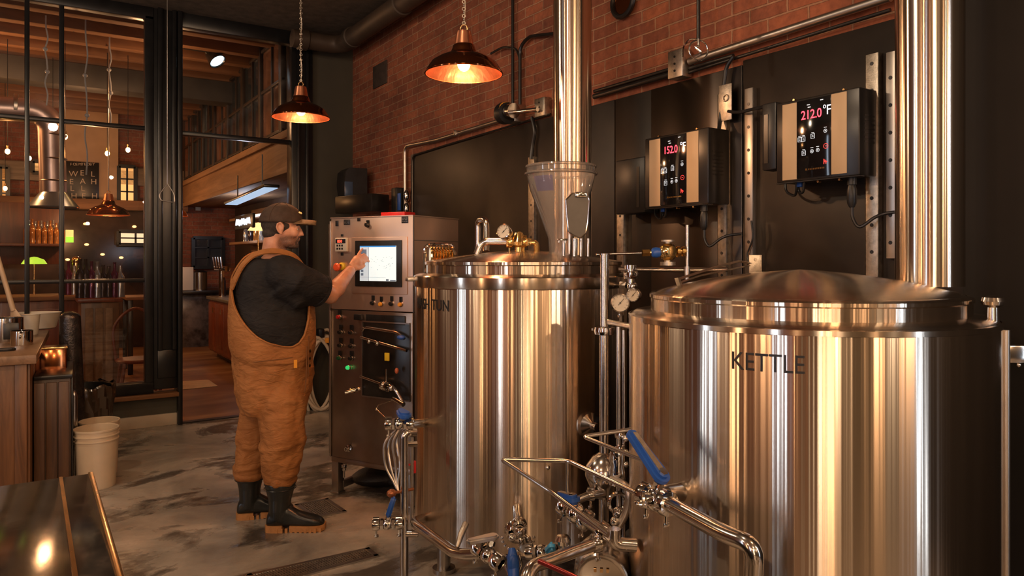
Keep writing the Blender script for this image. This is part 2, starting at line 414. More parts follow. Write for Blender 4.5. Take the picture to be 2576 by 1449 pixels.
# ceiling joists and one big grey beam
j = 0
for y in [7.75+.52*k for k in range(12)]:
    b = struct(MB().b3(-7, XG, y, y+.13, TC-.14, TC, .008), 'trim_2', MT['beam']); j += 1
struct(MB().b3(-7, XG, 10.3, 10.62, TC-.42, TC-.14, .01), 'trim_3', M_plain('painted_steel_beam', (.075, .07, .065), .5, .3, .2, 3, .03))
# gallery wall over the right hand side
struct(MB().b3(XG, XG+.12, YW+.15, YB, 2.78, TC), 'wall_gallery', M_wood('gallery_boards', (.02, .016, .016), (.045, .032, .026), .6, 1, 'Z'))
struct(MB().b3(XG-.06, 3.2, YW+.15, YB, 2.42, 2.78, .01), 'trim_4', MT['beamy'])
struct(MB().b3(XG-.1, XG-.05, YW+.15, YB, 2.74, 2.82, .01).b3(XG-.09, XG-.05, YW+.15, YB, 2.38, 2.45, .01), 'trim_5', MT['beamy'])
# gallery windows: posts, bars and panes
m_bluegl = M_plain('dusky_window_glass', (.02, .03, .045), .12, 0, .4, 2, 0)
m_copgl = M_plain('brownish_window_glass', (.13, .07, .05), .15, 0, .5, 3, 0)
gy = [7.9, 8.75, 9.6, 10.45, 11.3, 12.15, 13.0, 13.85]
for i in range(7):
    y0, y1 = gy[i], gy[i+1]
    w2 = thing('window_%d' % (i+2), (XG, (y0+y1)/2, 2.85), None, None, kind='structure')
    f = MB(); f.b3(XG-.05, XG, y0, y0+.1, 2.85, TC-.05, .006)
    f.b3(XG-.035, XG, y0+(y1-y0)/2, y0+(y1-y0)/2+.03, 2.85, TC-.1, .004)
    for z in (2.86, 3.4, 3.88): f.b3(XG-.04, XG, y0, y1, z, z+.035, .004)
    f.build('window_frame', M_plain('frame_dark_wood%d' % i, (.028, .02, .018), .45, 0, .2, 6, .05), w2)
    MB().b3(XG-.012, XG-.004, y0+.1, y1, 2.87, TC-.1).build('pane', m_bluegl if i % 3 else m_copgl, w2)
# back wall upper part: plaster section, ledge, lit window
def bx(px0, px1, y): return WY(px0, 650, y).x, WY(px1, 650, y).x
y = YB-.05
x0, x1 = bx(158, 296, y)
struct(MB().b3(x0, x1, y-.1, y+.05, 2.45, 3.95), 'wall_plaster', M_plain('beige_plaster', (.5, .34, .22), .8, 0, .15, 2.5, .25))
x0, x1 = bx(-60, 470, YB-.4)
struct(MB().b3(x0, x1, YB-.55, YB-.02, 2.3, 2.46, .01), 'trim_6', MT['beam'])
struct(MB().b3(-7, WY(570, 650, YB).x, YB-.12, YB, 2.75, 3.05, .01), 'trim_7', M_wood('grey_ledge', (.16, .12, .09), (.32, .26, .2), .6, 1, 'X'))
m_warmwin = M_emit('warm_window', (1, .5, .16), 1.1)
m_sunset = M_emit('dusk_window', (1, .72, .42), 1.0)
def farwin(n, px0, px1, py0, py1, y, mat, nx=2, nz=2):
    a = WY(px0, py0, y); c = WY(px1, py1, y)
    w3 = thing('window_%d' % n, ((a.x+c.x)/2, y, c.z), None, None, kind='structure')
    f = MB(); t = .03
    f.b3(a.x-t, a.x+t, y-.06, y+.02, c.z, a.z).b3(c.x-t, c.x+t, y-.06, y+.02, c.z, a.z).b3(a.x, c.x, y-.06, y+.02, a.z-t, a.z+t).b3(a.x, c.x, y-.06, y+.02, c.z-t, c.z+t)
    for k in range(1, nx): x = a.x+(c.x-a.x)*k/nx; f.b3(x-.015, x+.015, y-.05, y+.02, c.z, a.z)
    for k in range(1, nz): z = c.z+(a.z-c.z)*k/nz; f.b3(a.x, c.x, y-.05, y+.02, z-.012, z+.012)
    f.build('window_frame', MT['frame'], w3)
    MB().b3(a.x, c.x, y-.02, y-.01, c.z, a.z).build('pane', mat, w3)
farwin(9, 298, 340, 418, 515, YB-.1, m_warmwin, 2, 3)
farwin(10, 82, 108, 406, 436, YB-.1, m_warmwin, 1, 1)
farwin(11, 298, 382, 582, 616, YB-.31, m_sunset, 2, 2)
farwin(12, 0, 20, 420, 520, YB-.1, M_emit('amber_window', (1, .4, .1), .6), 1, 3)
farwin(13, 485, 560, 598, 672, YB-.05, M_plain('dark_far_pane', (.03, .04, .06), .1, 0, .4, 3, 0), 2, 3)

struct(MB().b3(-7, WY(400, 650, YB-.3).x, YB-.30, YB-.02, 0, 2.28, .01), 'wall_bar', M_plain('dark_back_bar', (.035, .02, .014), .25, 0, .8, 1.6, .05))
# ================================================================ TANKS
KC = cdir(.938, 2.393); KR = .55
TCN = cdir(.052, 3.40); TR = .497
def cylhit(px, c, Rr, py=None):
    d = ray(px); a = d.x*d.x+d.y*d.y; b = -2*(d.x*c.x+d.y*c.y); cc = c.x*c.x+c.y*c.y-Rr*Rr
    t = (-b-math.sqrt(max(0, b*b-4*a*cc)))/(2*a); p = d*t
    if py is not None: p.z = HC+(YH-py)*t/F
    return p
def phi(p, c): return math.atan2(p.y-c.y, p.x-c.x)
def text_cyl(name, txt, c, Rr, px, py, capz, parent, right=False, sp=1.0, wide=1.0):
    p = cylhit(px, c, Rr, py); s = capz/.70
    vs, fs = textmesh(txt, s, .0006, 'RIGHT' if right else 'LEFT', sp)
    b = bmesh.new(); bv = [b.verts.new(v) for v in vs]
    for f in fs:
        try: b.faces.new([bv[i] for i in f])
        except ValueError: pass
    bmesh.ops.subdivide_edges(b, edges=[e for e in b.edges if abs(e.verts[0].co.x-e.verts[1].co.x) > .012], cuts=3, use_grid_fill=False)
    bmesh.ops.triangulate(b, faces=b.faces)
    ph = phi(p, c)
    for v in b.verts:
        a = ph+v.co.x*wide/Rr; r = Rr+.0012+v.co.z
        v.co = Vector((c.x+r*math.cos(a), c.y+r*math.sin(a), p.z+v.co.y))
    m = MB(); m.bm(b); return m.build(name, MT['black'], parent, smooth=False)
def clampring(m, p, ax, r, wing=True):
    ax = Vector(ax).normalized()
    m.lathe([(r*.9, -.016), (r*1.45, -.013), (r*1.55, 0), (r*1.45, .013), (r*.9, .016)], p, ax, 24)
    if wing:
        u = ax.cross(Vector((0, 0, 1))); u = u.normalized() if u.length > .1 else Vector((1, 0, 0)); w = ax.cross(u)
        q = Vector(p)+w*r*1.55; m.cyl(q-w*.005, q+w*.02, .0045, seg=8); m.box(q+w*.022, (.02, .006, .012), bev=.002)
        m.cyl(Vector(p)-w*r*1.4-ax*.012, Vector(p)-w*r*1.4+ax*.012, .006, seg=10)
# ---------------- kettle
k = thing('brew_kettle', (KC.x, KC.y, 0), 'large brushed stainless steel tank lettered KETTLE in the right foreground', 'brewing tank')
kz = 1.316
def steel_body(c, Rr, zb, zt, seg=160, step=None):
    m = MB(); m.lathe([(0, zb-.09), (Rr*.55, zb-.075), (Rr-.04, zb-.02), (Rr, zb), (Rr, zt-.012), (Rr-.004, zt)], (c.x, c.y, 0), None, seg); return m
steel_body(KC, KR, .36, kz).build('tank_body', MT['kettle'], k)
MB().lathe([(KR-.003, kz-.001), (KR-.02, kz+.010), (.485, kz+.014), (.478, kz+.016)], (KC.x, KC.y, 0), None, 160).lathe([(KR+.003, kz-.014), (KR+.003, kz), (KR-.004, kz+.002)], (KC.x, KC.y, 0), None, 160).build('shoulder', MT['lid'], k)
MB().lathe([(.478, kz+.012), (.478, kz+.052), (.482, kz+.056), (.482, kz+.066), (.475, kz+.072), (.462, kz+.074)], (KC.x, KC.y, 0), None, 160).build('lid_ring', MT['kettle'], k)
MB().lathe([(.468, kz+.070), (.44, kz+.083), (.3, kz+.115), (.15, kz+.137), (.05, kz+.146), (0, kz+.148)], (KC.x, KC.y, 0), None, 160).build('lid', MT['lid'], k)
for a in range(4):
    an = R(45+90*a); x, y = KC.x+.45*math.cos(an), KC.y+.45*math.sin(an)
    MB().cyl((x, y, 0), (x, y, .42), .028).cyl((x, y, 0), (x, y, .02), .05).build('leg', MT['satin'], k)
text_cyl('lettering', 'KETTLE', KC, KR, 1838, 927, .0475, k, wide=.83)
# hinge at the back of the lid
hp = D(1900, 690, 2.74); Mh = frame(hp, cdir(1, 0), cdir(0, 1), (0, 0, 1))
m = MB(); m.push(Mh); m.box((0, 0, .035), (.048, .006, .075), bev=.002); m.cyl((0, -.006, .055), (0, .0, .055), .006, seg=10); m.pop()
m.build('hinge_bracket', MT['zinc'], k)
m = MB(); m.sweep([D(1706, 702, 2.45), D(1800, 672, 2.55), D(1858, 657, 2.62), D(1884, 662, 2.7)], .012, 4, flat=.35, up=(0, 0, 1)).sweep([D(1706, 712, 2.45), D(1760, 694, 2.5), D(1884, 668, 2.7)], .010, 4, flat=.3, up=(0, 0, 1))
m.sweep([D(1704, 700, 2.44), D(1712, 725, 2.42), D(1728, 740, 2.40)], .011, 4, flat=.35)
m.build('hinge_arm', MT['zinc'], k)
p = D(2497, 822, 2.08)
MB().lathe([(.026, 0), (.026, .008), (.017, .012), (.016, .055), (.027, .062), (.03, .072), (.026, .083), (.012, .088), (0, .089)], p, None, 32).build('lid_clamp_knob', MT['steel'], k)
a = D(2531, 830, 2.085)
MB().cyl((a.x, a.y, .4), (a.x, a.y, a.z), .010).build('edge_tube', MT['satin'], k)
br = D(2556, 890, 2.1)
MB().push(frame(br, cdir(1, 0), cdir(0, 1), (0, 0, 1))).box((.01, 0, 0), (.09, .03, .05), bev=.004).ball((.0, -.01, -.03), .008).pop().build('side_bracket', MT['steel'], k)
n0 = cylhit(1712, KC, KR-.01, 1238); n1 = D(1668, 1246, 1.99)
MB().cyl(n0, n1, .028).build('outlet_nozzle', MT['steel'], k)
# ---------------- mash tun
t = thing('mash_tun', (TCN.x, TCN.y, 0), 'brushed stainless steel tank lettered MASH TUN left of the kettle', 'brewing tank')
tz = 1.425
steel_body(TCN, TR, .325, tz).build('tank_body', MT['kettle'], t)
MB().lathe([(TR+.003, tz-.05), (TR+.005, tz-.046), (TR+.005, tz-.004), (TR, tz)], (TCN.x, TCN.y, 0), None, 160).lathe([(TR, tz-.001), (TR-.02, tz+.008), (.455, tz+.01)], (TCN.x, TCN.y, 0), None, 160).build('shoulder', MT['lid'], t)
MB().lathe([(.446, tz+.006), (.446, tz+.044), (.452, tz+.048), (.452, tz+.06), (.44, tz+.064)], (TCN.x, TCN.y, 0), None, 160).build('lid_ring', MT['kettle'], t)
MB().lathe([(.444, tz+.062), (.42, tz+.068), (.3, tz+.086), (.15, tz+.104), (.04, tz+.112), (0, tz+.113)], (TCN.x, TCN.y, 0), None, 160).build('lid', MT['lid'], t)
for an in (R(-112), R(8), R(128), R(-60)):
    x, y = TCN.x+.40*math.cos(an), TCN.y+.40*math.sin(an)
    MB().cyl((x, y, 0), (x, y, .36), .032).cyl((x, y, 0), (x, y, .02), .055).build('leg', MT['satin'], t)
text_cyl('lettering', 'MASH TUN', TCN, TR, 1131, 783, .046, t, right=True, wide=.85)
nz0 = cylhit(1068, TCN, TR-.01, 1064); nz1 = D(1030, 1066, 3.02)
MB().cyl(nz0, nz1, .018).build('side_nozzle', MT['steel'], t)
nz = cylhit(1480, TCN, TR, 1068)
ax = (nz-Vector((TCN.x, TCN.y, nz.z))).normalized()
MB().lathe([(.018, -.01), (.04, 0), (.05, .014), (.035, .02), (.016, .03), (.016, .06), (0, .061)], nz, ax, 24).build('side_port', MT['steel'], t)
p = cylhit(1378, TCN, TR, 1176); MB().ball(p, .010, 10).build('port_plug', MT['steel'], t)
p = D(1036, 702, 3.32)
MB().push(frame(p, cdir(.3, -.95), cdir(.95, .3), (0, 0, 1))).box((0, 0, 0), (.07, .05, .02), bev=.004).pop().build('rim_tab', MT['satin'], t)
# latch ring on the lid, left back
# ---------------- flues
def flue(name, px, depth, r, zb, label):
    c = D(px, 650, depth); m = MB()
    m.lathe([(r-.004, zb), (r, zb), (r, CZ)], (c.x, c.y, 0), None, 96)
    o = m.build(name, MT['flue'], None, origin=(c.x, c.y, zb))
    tag(o, label, 'flue pipe'); return c
flue('flue_pipe', 1440, 3.65, .0945, 1.50, 'vertical stainless flue pipe rising behind the clear hopper on the mash tun lid')
flue('flue_pipe', 2338, 2.35, .0985, 1.412, 'wide vertical stainless flue pipe rising from the kettle lid at far right')
# ---------------- clear hopper on the mash tun
hc = D(1411, 650, 3.24); h = thing('grain_hopper', (hc.x, hc.y, 1.51), 'clear plastic funnel hopper with a painted blue sheen on top of the mash tun lid', 'hopper')
def zz(py, d=3.24): return HC+(YH-py)*d/F
m = MB(); c3 = (hc.x, hc.y, 0)
m.lathe([(.052, zz(642)), (.056, zz(600)), (.095, zz(540)), (.135, zz(480)), (.148, zz(450)), (.150, zz(438))], c3, None, 64)
m.lathe([(.147, zz(438)), (.145, zz(450)), (.132, zz(480)), (.092, zz(540)), (.053, zz(600)), (.049, zz(642))], c3, None, 64)
m.build('funnel', MT['clear'], h)
pa = math.atan2(-hc.y, -hc.x); MB().lathe([(.125, zz(485)), (.143, zz(448))], c3, None, 20, pa-.95, pa-.25).build('painted_blue_sheen', M_glass('painted_blue_sheen', (.45, .42, .75), 1.5, .1, .08, .45, (.12, .12, .55)), h)  # blue reflection put into the colour of a patch inside the funnel
m = MB(); m.torus((hc.x, hc.y, zz(438)), .155, .007, flat=.9, seg=64).torus((hc.x, hc.y, zz(420)), .152, .006, seg=64)
m.lathe([(.150, zz(438)), (.152, zz(420)), (.149, zz(420)), (.147, zz(438))], c3, None, 64); m.build('rim', M_glass('thick_clear_plastic', (.9, .84, .76), 1.4, .08, .05, .18), h)
m = MB(); ol = []
for x, y in [(1425, 503), (1440, 488), (1480, 488), (1484, 505), (1480, 560), (1475, 585), (1462, 597), (1445, 592), (1432, 583), (1428, 545)]: ol.append(x), ol.append(y)
pl = [((ol[i]-1450)*3.0/F, (540-ol[i+1])*3.0/F) for i in range(0, len(ol), 2)]
hb = D(1450, 540, 3.02); Mh = frame(hb, cdir(1, .1), (0, 0, 1), cdir(.1, -1))
m.prism(pl, .006, Mh).build('grey_slide_plate', MT['grey'], h)
m = MB(); m.push(Mh); pts = [Vector((x*1.02-.003, y*1.02, .003)) for x, y in pl]; m.sweep(pts+[pts[0]], .0045, 8); m.pop(); m.build('plate_edge', MT['steel'], h)
m = MB(); m.push(Mh); m.box((.018, .082, .01), (.05, .022, .02), bev=.005); m.pop(); m.build('latch', MT['chrome'], h)
m = MB(); q = D(1415, 603, 3.1); m.push(frame(q, cdir(1, 0), cdir(0, 1), (0, 0, 1))); m.box((0, 0, 0), (.045, .03, .008), bev=.002).cyl((-.015, 0, -.012), (-.015, 0, .0), .004).cyl((.012, 0, -.014), (.012, 0, 0), .004); m.pop(); m.build('hinge_clip', MT['chrome'], h)
m = MB()
for x in (1418, 1446, 1462, 1480): a = D(x, 600, 3.16); b_ = D(x, 645, 3.16); m.cyl((a.x, a.y, b_.z), a, .007 if x != 1446 else .012)
m.build('support_rod', MT['chrome'], h)
# ================================================================ fittings helpers
def gauge(name, loc, n, r, label, cat='pressure gauge', stem=None, parent=None):
    n = Vector(n).normalized(); g = thing(name, loc, label, cat) if parent is None else parent
    loc = Vector(loc); up = Vector((0, 0, 1)); u = up.cross(n).normalized(); w = n.cross(u)
    m = MB().lathe([(0, -.03), (r*.85, -.03), (r*.95, -.02), (r, 0), (r, .008), (r*.88, .010), (r*.86, .004)], loc, n, 32)
    if stem is not None: m.cyl(loc-n*.015, stem, .007, seg=10).cyl(loc*.35+Vector(stem)*.65, stem, .011, seg=6)
    m.build('gauge_case', MT['steel'], g)
    f = MB().cyl(loc+n*.002, loc+n*.004, r*.87, seg=32).build('dial', MT['white'], g)
    m = MB(); T = frame(loc+n*.0045, u, w, n); m.push(T)
    for k_ in range(11):
        a = R(-45+27*k_); m.box((r*.74*math.cos(a), r*.74*math.sin(a), 0), (r*.16, r*.035, .0006), M=Matrix.Rotation(a, 4, 'Z'))
    m.box((r*.1, r*.12, .001), (r*.95, r*.05, .001), M=Matrix.Rotation(R(50), 4, 'Z')); m.cyl((0, 0, 0), (0, 0, .002), r*.09, seg=10)
    m.pop(); m.build('dial_marks', MT['black'], g)
    return g
def handle_mesh(p0, p1, w=.02, th=.013, up=(0, 0, 1)):
    """lever: rounded flat bar from hub p0 to tip p1"""
    p0, p1 = Vector(p0), Vector(p1); d = (p1-p0); L = d.length; d.normalize()
    upv = Vector(up); s_ = d.cross(upv).normalized(); u = s_.cross(d)
    ol = []
    for k_ in range(9): a = PI/2+PI*k_/8; ol.append((w*.75*math.cos(a), w*.75*math.sin(a)))
    for k_ in range(7): a = -PI/2+PI*k_/6; ol.append((L+w*.42*math.cos(a), w*.5*math.sin(a)))
    return ol, frame(p0-u*th/2, d, s_, u), th
def valve(name, loc, axis, label, hub=None, tip=None, hcol='blue', r=.018, length=.09, hw=.02, hth=.014, plate=True, wing=True):
    axis = Vector(axis).normalized(); loc = Vector(loc); v = thing(name, loc, label, 'valve')
    m = MB().ball(loc, r*1.45, 18).cyl(loc-axis*length/2, loc+axis*length/2, r, seg=20)
    m.lathe([(r*1.35, -.006), (r*1.35, .006)], loc+axis*r*1.4, axis, 6).lathe([(r*1.35, -.006), (r*1.35, .006)], loc-axis*r*1.4, axis, 6)
    if hub is not None: m.cyl(loc, hub, r*.4, seg=12).cyl(loc+(Vector(hub)-loc)*.5, loc+(Vector(hub)-loc)*.75, r*.7, seg=6)
    m.build('valve_body', MT['chrome'], v)
    for s_ in (-1, 1):
        m = MB(); clampring(m, loc+axis*s_*length/2, axis, r, wing); m.build('clamp', MT['chrome'], v)
    if hub is not None:
        ol, Mh, th = handle_mesh(hub, tip, hw, hth)
        m = MB(); m.prism(ol, th, Mh); b = bmesh.new()
        vs = [b.verts.new(x) for x in m.v]; [b.faces.new([vs[i] for i in f]) for f in m.f]
        b.normal_update(); bmesh.ops.bevel(b, geom=[e for e in b.edges if len(e.link_faces) == 2 and e.calc_face_angle(0) > 1.2], offset=th*.3, segments=2, affect='EDGES')
        mm = MB(); mm.bm(b); ho = mm.build('handle', MT[hcol], v)
        if plate and hcol != 'satin':
            L = (Vector(tip)-Vector(hub)).length
            ol2 = [(hw*.2, -hw*.28), (L*.98, -hw*.2), (L*.98, hw*.2), (hw*.2, hw*.28)]
            MB().prism(ol2, .002, Mh @ Matrix.Translation((0, 0, th))).build('steel_strip', MT['zinc'], ho)
            mm = MB(); mm.push(Mh); mm.cyl((0, 0, th), (0, 0, th+.005), hw*.38, seg=6); mm.pop(); mm.build('nut', MT['chrome'], ho)
    return v
def pipe(name, pts, r, label, mat='steel', cat='pipe', bend=None, clamps=(), seg=18):
    v = [Vector(p) for p in pts]
    if not clamps:
        o = MB().tube(v, r, bend, seg).build(name, MT[mat]); tag(o, label, cat); return o
    b = thing(name, v[0], label, cat)
    MB().tube(v, r, bend, seg).build('tube', MT[mat], b)
    for c, ax in clamps:
        m = MB(); clampring(m, c, ax, r); m.build('clamp', MT['chrome'], b)
    return b
# ---------------- kettle outlet: valve, blue lever and big pipe
vl = D(1650, 1256, 1.955)
valve('ball_valve', vl, cdir(.55, -.83), 'chrome ball valve with long blue lever on the kettle outlet', D(1662, 1196, 1.93), D(1590, 1094, 2.02), 'blue', .022, .075, .033, .028)
pipe('outlet_pipe', [D(1672, 1262, 1.93), D(1830, 1347, 1.70), D(1900, 1372, 1.63), D(1893, 1490, 1.66)], .0205, 'thick polished pipe bending down in front of the kettle', bend=.09, seg=24)
v2 = D(1618, 1252, 1.93)
m = MB(); m.cyl(v2, D(1655, 1250, 1.95), .012).lathe([(.012, -.004), (.02, -.003), (.02, .003), (.012, .004)], v2, cdir(1, -.1), 20).torus(D(1612, 1265, 1.93), .014, .004)
tag(m.build('sample_port', MT['chrome']), 'small chrome sample port with wing nut left of the kettle valve', 'fitting')
# rods
pipe('guide_rod', [D(1588, 1080, 2.24), D(1466, 1098, 2.26), D(1635, 1165, 2.05)], .0062, 'thin bent steel rod beneath the long blue lever', cat='rod', bend=.02)
b = thing('guide_rod', D(1255, 1155, 2.55), 'long V-shaped steel rod crossing in front of the mash tun', 'rod')
MB().tube([D(1600, 1240, 2.2), D(1432, 1160, 2.45), D(1260, 1155, 2.55), D(1390, 1240, 2.38), D(1530, 1345, 2.16)], .0075, .02, 12).build('bent_rod', MT['steel'], b)
MB().cyl(D(1427, 1160, 2.45), D(1427, 1238, 2.45), .005).build('strut', MT['steel'], b)
# ---------------- standpipe between the tanks
sp = thing('standpipe', D(1521, 1300, 2.75), 'tall steel standpipe with clamp rising between the two tanks', 'pipe')
top = D(1521, 640, 2.75)
def vz(px, py, d): return D(px, py, d)
x_, y_ = top.x, top.y
m = MB(); m.cyl((x_, y_, D(1521, 825, 2.75).z), (x_, y_, top.z), .0165, seg=24).cyl((x_, y_, D(1521, 1170, 2.75).z), (x_, y_, D(1521, 842, 2.75).z), .0195, seg=24).cyl((x_, y_, top.z-.002), (x_, y_, top.z+.003), .02)
m.build('tube', MT['steel'], sp)
m = MB(); clampring(m, (x_, y_, D(1521, 832, 2.75).z), (0, 0, 1), .026); m.build('clamp', MT['chrome'], sp)
pz = D(1521, 1195, 2.75).z
m = MB().lathe([(.02, .085), (.045, .07), (.07, .035), (.075, 0), (.06, -.035), (.05, -.07), (.03, -.085)], (x_, y_, pz), None, 32)
m.build('bulb_body', MT['steel'], sp)
m = MB().cyl((x_, y_, .52), (x_, y_, pz-.07), .022); clampring(m, (x_, y_, D(1521, 1340, 2.75).z), (0, 0, 1), .026); m.build('lower_tube', MT['steel'], sp)
# second thin column beside the kettle
x2, y2 = D(1556, 800, 2.66).x, D(1556, 800, 2.66).y
sp2 = thing('thin_standpipe', (x2, y2, .4), 'thin steel column squeezed between standpipe and kettle', 'pipe')
m = MB().cyl((x2, y2, .35), (x2, y2, D(1556, 815, 2.66).z), .0085)
q = D(1569, 830, 2.66); m.cyl((q.x, q.y, .35), (q.x, q.y, q.z), .0065); m.build('tube', MT['steel'], sp2)
g0 = D(1533, 810, 2.68); g1 = D(1592, 822, 2.5)
m = MB().cyl(g0, g1, .0105).ball(g0, .0115).box(g1, (.012, .03, .07), bev=.003); m.build('cross_tube', MT['steel'], sp2)
for yy in (1095, 1130, 1160): MB().box(D(1560, yy, 2.64), (.03, .03, .025), bev=.006).cyl(D(1560, yy, 2.64), D(1575, yy+8, 2.6), .006, seg=8).ball(D(1575, yy+8, 2.6), .012, 10).build('fitting', MT['chrome'], sp2)
gauge('pressure_gauge', D(1560, 762, 2.6), cdir(-.1, -1), .0335, 'round white dial gauge standing between mash tun and kettle', stem=D(1562, 808, 2.65))
# angle valve above with small gauge
av = thing('relief_valve', D(1588, 700, 2.85), 'chrome relief valve with tiny gauge above the white dial gauge', 'valve')
m = MB().cyl(D(1586, 668, 2.85), D(1588, 720, 2.85), .014).lathe([(.024, -.008), (.024, .008)], D(1586, 672, 2.85), (0, 0, 1), 20).box(D(1587, 692, 2.85), (.045, .04, .03), bev=.005).cyl(D(1535, 717, 3.15), D(1590, 719, 2.85), .010).ball(D(1590, 720, 2.85), .021).cyl(D(1560, 717, 2.88), D(1575, 718, 2.87), .016, seg=6)
m.build('valve_body', MT['chrome'], av)
gauge('', D(1594, 742, 2.80), cdir(-.5, -.85), .026, '', parent=av)
pipe('header_pipe', [D(1556, 677, 2.95), D(1740, 679, 2.9), D(1830, 678, 2.86)], .009, 'horizontal steel pipe running behind the kettle lid', 'steel')
pipe('thermowell_rod', [D(1500, 640, 2.8), D(1625, 636, 2.85), D(1650, 634, 2.85)], .0045, 'thin horizontal rod from the standpipe top to the valve', cat='rod')
v = thing('globe_valve', D(1680, 634, 2.85), 'golden and chrome round valve with blue collar against the black wall panel', 'valve')
c0 = D(1680, 634, 2.85); axr = (D(1730, 632, 2.85)-c0).normalized()
MB().lathe([(.0, -.033), (.022, -.03), (.034, -.012), (.036, .0), (.034, .012), (.022, .03), (0, .033)], c0, cdir(.4, -.9), 24).cyl(c0, c0+axr*.07, .012).lathe([(.022, -.005), (.022, .005)], c0+axr*.04, axr, 20).lathe([(.02, -.005), (.02, .005)], c0+axr*.06, axr, 20).cyl(c0-axr*.07, c0, .009).lathe([(.0145, -.014), (.0145, .014)], c0-axr*.085, axr, 6).build('valve_body', MT['gold'], v)
MB().cyl(c0+Vector((0, 0, .022)), c0+Vector((0, 0, .045)), .012).cyl(c0+Vector((0, 0, .04)), c0+Vector((0, 0, .047)), .026).cyl(c0-Vector((0, 0, .05)), c0-Vector((0, 0, .02)), .014).cyl(c0-Vector((0, 0, .052)), c0-Vector((0, 0, .038)), .030).build('bonnet', MT['zinc'], v)
MB().lathe([(.010, -.02), (.018, -.014), (.021, 0), (.018, .014), (.01, .02)], c0-axr*.045, axr, 20).build('blue_collar', MT['blue'], v)
b = thing('dip_rod', D(1728, 700, 2.85), 'slender upright steel rod beside the golden valve', 'rod')
q0, q1 = D(1729, 566, 2.85), D(1729, 690, 2.85)
MB().cyl(q1, q0, .0072).build('rod', MT['steel'], b); MB().cyl(q1-Vector((0, 0, .02)), q1+Vector((0, 0, .03)), .0115).build('socket', MT['steel'], b)
# ---------------- valve group in the lower middle
valve('ball_valve', D(1447, 1290, 2.45), cdir(.75, -.6, -.35), 'chrome ball valve with short blue grip under the V-shaped rod', D(1440, 1256, 2.44), D(1408, 1248, 2.5), 'blue', .024, .09, .034, .03)
pipe('branch_pipe', [D(1462, 1300, 2.42), D(1546, 1356, 2.3)], .020, 'short thick diagonal pipe beside the V-shaped rod end', clamps=[(D(1516, 1337, 2.34), cdir(.7, -.5, -.4))])
pipe('elbow_pipe', [D(1545, 1330, 2.3), D(1545, 1368, 2.3), D(1600, 1372, 2.3)], .021, 'short polished elbow below the standpipe', bend=.06)
pipe('side_branch', [D(1520, 1240, 2.7), D(1478, 1247, 2.68), D(1450, 1260, 2.66)], .015, 'small side branch pipe with wing clamp left of the standpipe', clamps=[(D(1486, 1244, 2.69), cdir(1, 0))])
pipe('curved_hose', [D(1540, 1205, 2.6), D(1585, 1225, 2.5), D(1578, 1290, 2.5), D(1545, 1340, 2.5)], .013, 'short curved braided hose beside the kettle wall', 'satin', 'hose', bend=.09)
tag(MB().lathe([(.0, -.05), (.03, -.05), (.034, -.02), (.028, 0), (.034, .02), (.03, .05), (0, .05)], D(1556, 1170, 2.62), (0, 0, 1), 24).torus(D(1556, 1215, 2.6), .03, .006).build('union_joint', MT['chrome']), 'chrome union joint behind the blue lever tip', 'fitting')
tag(MB().torus(D(1553, 1264, 2.55), .032, .007, axis=cdir(.3, -1)).ball(D(1556, 1290, 2.55), .022).ball(D(1548, 1312, 2.5), .018).build('union_joint', MT['chrome']), 'chrome ring joint below the bulb of the standpipe', 'fitting')
pipe('return_pipe', [D(1318, 1500, 2.1), D(1330, 1428, 2.15), D(1405, 1402, 2.25), D(1515, 1362, 2.35)], .020, 'thick polished pipe sloping along the bottom edge to the standpipe', bend=.06, clamps=[(D(1500, 1366, 2.34), cdir(.9, .2, .1))])
tag(MB().tube([D(1357, 1412, 2.05), D(1440, 1449, 1.95), D(1490, 1475, 1.9)], .0075).build('red_rod', M_plain('maroon_rod', (.25, .03, .03), .25, .7, .1, 10, 0)), 'thin maroon rod slanting down in front of the motor', 'rod')
mt = thing('pump_motor', D(1513, 1460, 2.45), 'round steel pump motor end at the bottom between the tanks', 'pump')
mc = D(1513, 1458, 2.38); mx_ = cdir(-.15, -1)
MB().lathe([(0, -.002), (.065, -.001), (.076, .002), (.081, .006), (.086, .0), (.087, -.03), (.092, -.04), (.092, -.16), (0, -.16)], mc, mx_, 40).build('motor_case', MT['steel'], mt)
m = MB(); m.push(frame(mc+mx_.normalized()*.003, cdir(1, -.15), (0, 0, 1), mx_))
for k_ in range(3): m.box((-.02+.02*k_, .03, 0), (.009, .012, .002))
m.pop(); m.build('stamped_marks', MT['brass'], mt)
# front drain valve of the tun
dv = thing('drain_valve', D(1300, 1360, 2.78), 'chrome drain valve cluster at the front foot of the mash tun', 'valve')
f0 = cylhit(1302, TCN, TR-.01, 1285)
m = MB().cyl(D(1300, 1278, 2.85), D(1306, 1322, 2.74), .0185, seg=20).lathe([(.0, -.02), (.04, -.018), (.044, 0), (.035, .012), (.02, .02)], D(1296, 1338, 2.74), cdir(-.3, -.9), 24)
m.box(D(1308, 1345, 2.70), (.04, .04, .05), bev=.01).box(D(1322, 1352, 2.70), (.02, .05, .02), bev=.006).ball(D(1288, 1352, 2.68), .016)
for k_ in range(11): a = R(180+18*k_); m.ball(D(1303+40*math.cos(a), 1352-34*math.sin(a), 2.69), .006, 8)
m.build('valve_body', MT['chrome'], dv)
m = MB(); clampring(m, D(1306, 1322, 2.74), D(1306, 1322, 2.74)-D(1300, 1278, 2.85), .02); m.lathe([(.0, -.008), (.028, -.006), (.028, .006), (0, .008)], D(1322, 1372, 2.68), cdir(.5, -.9), 20); m.build('clamp', MT['chrome'], dv)
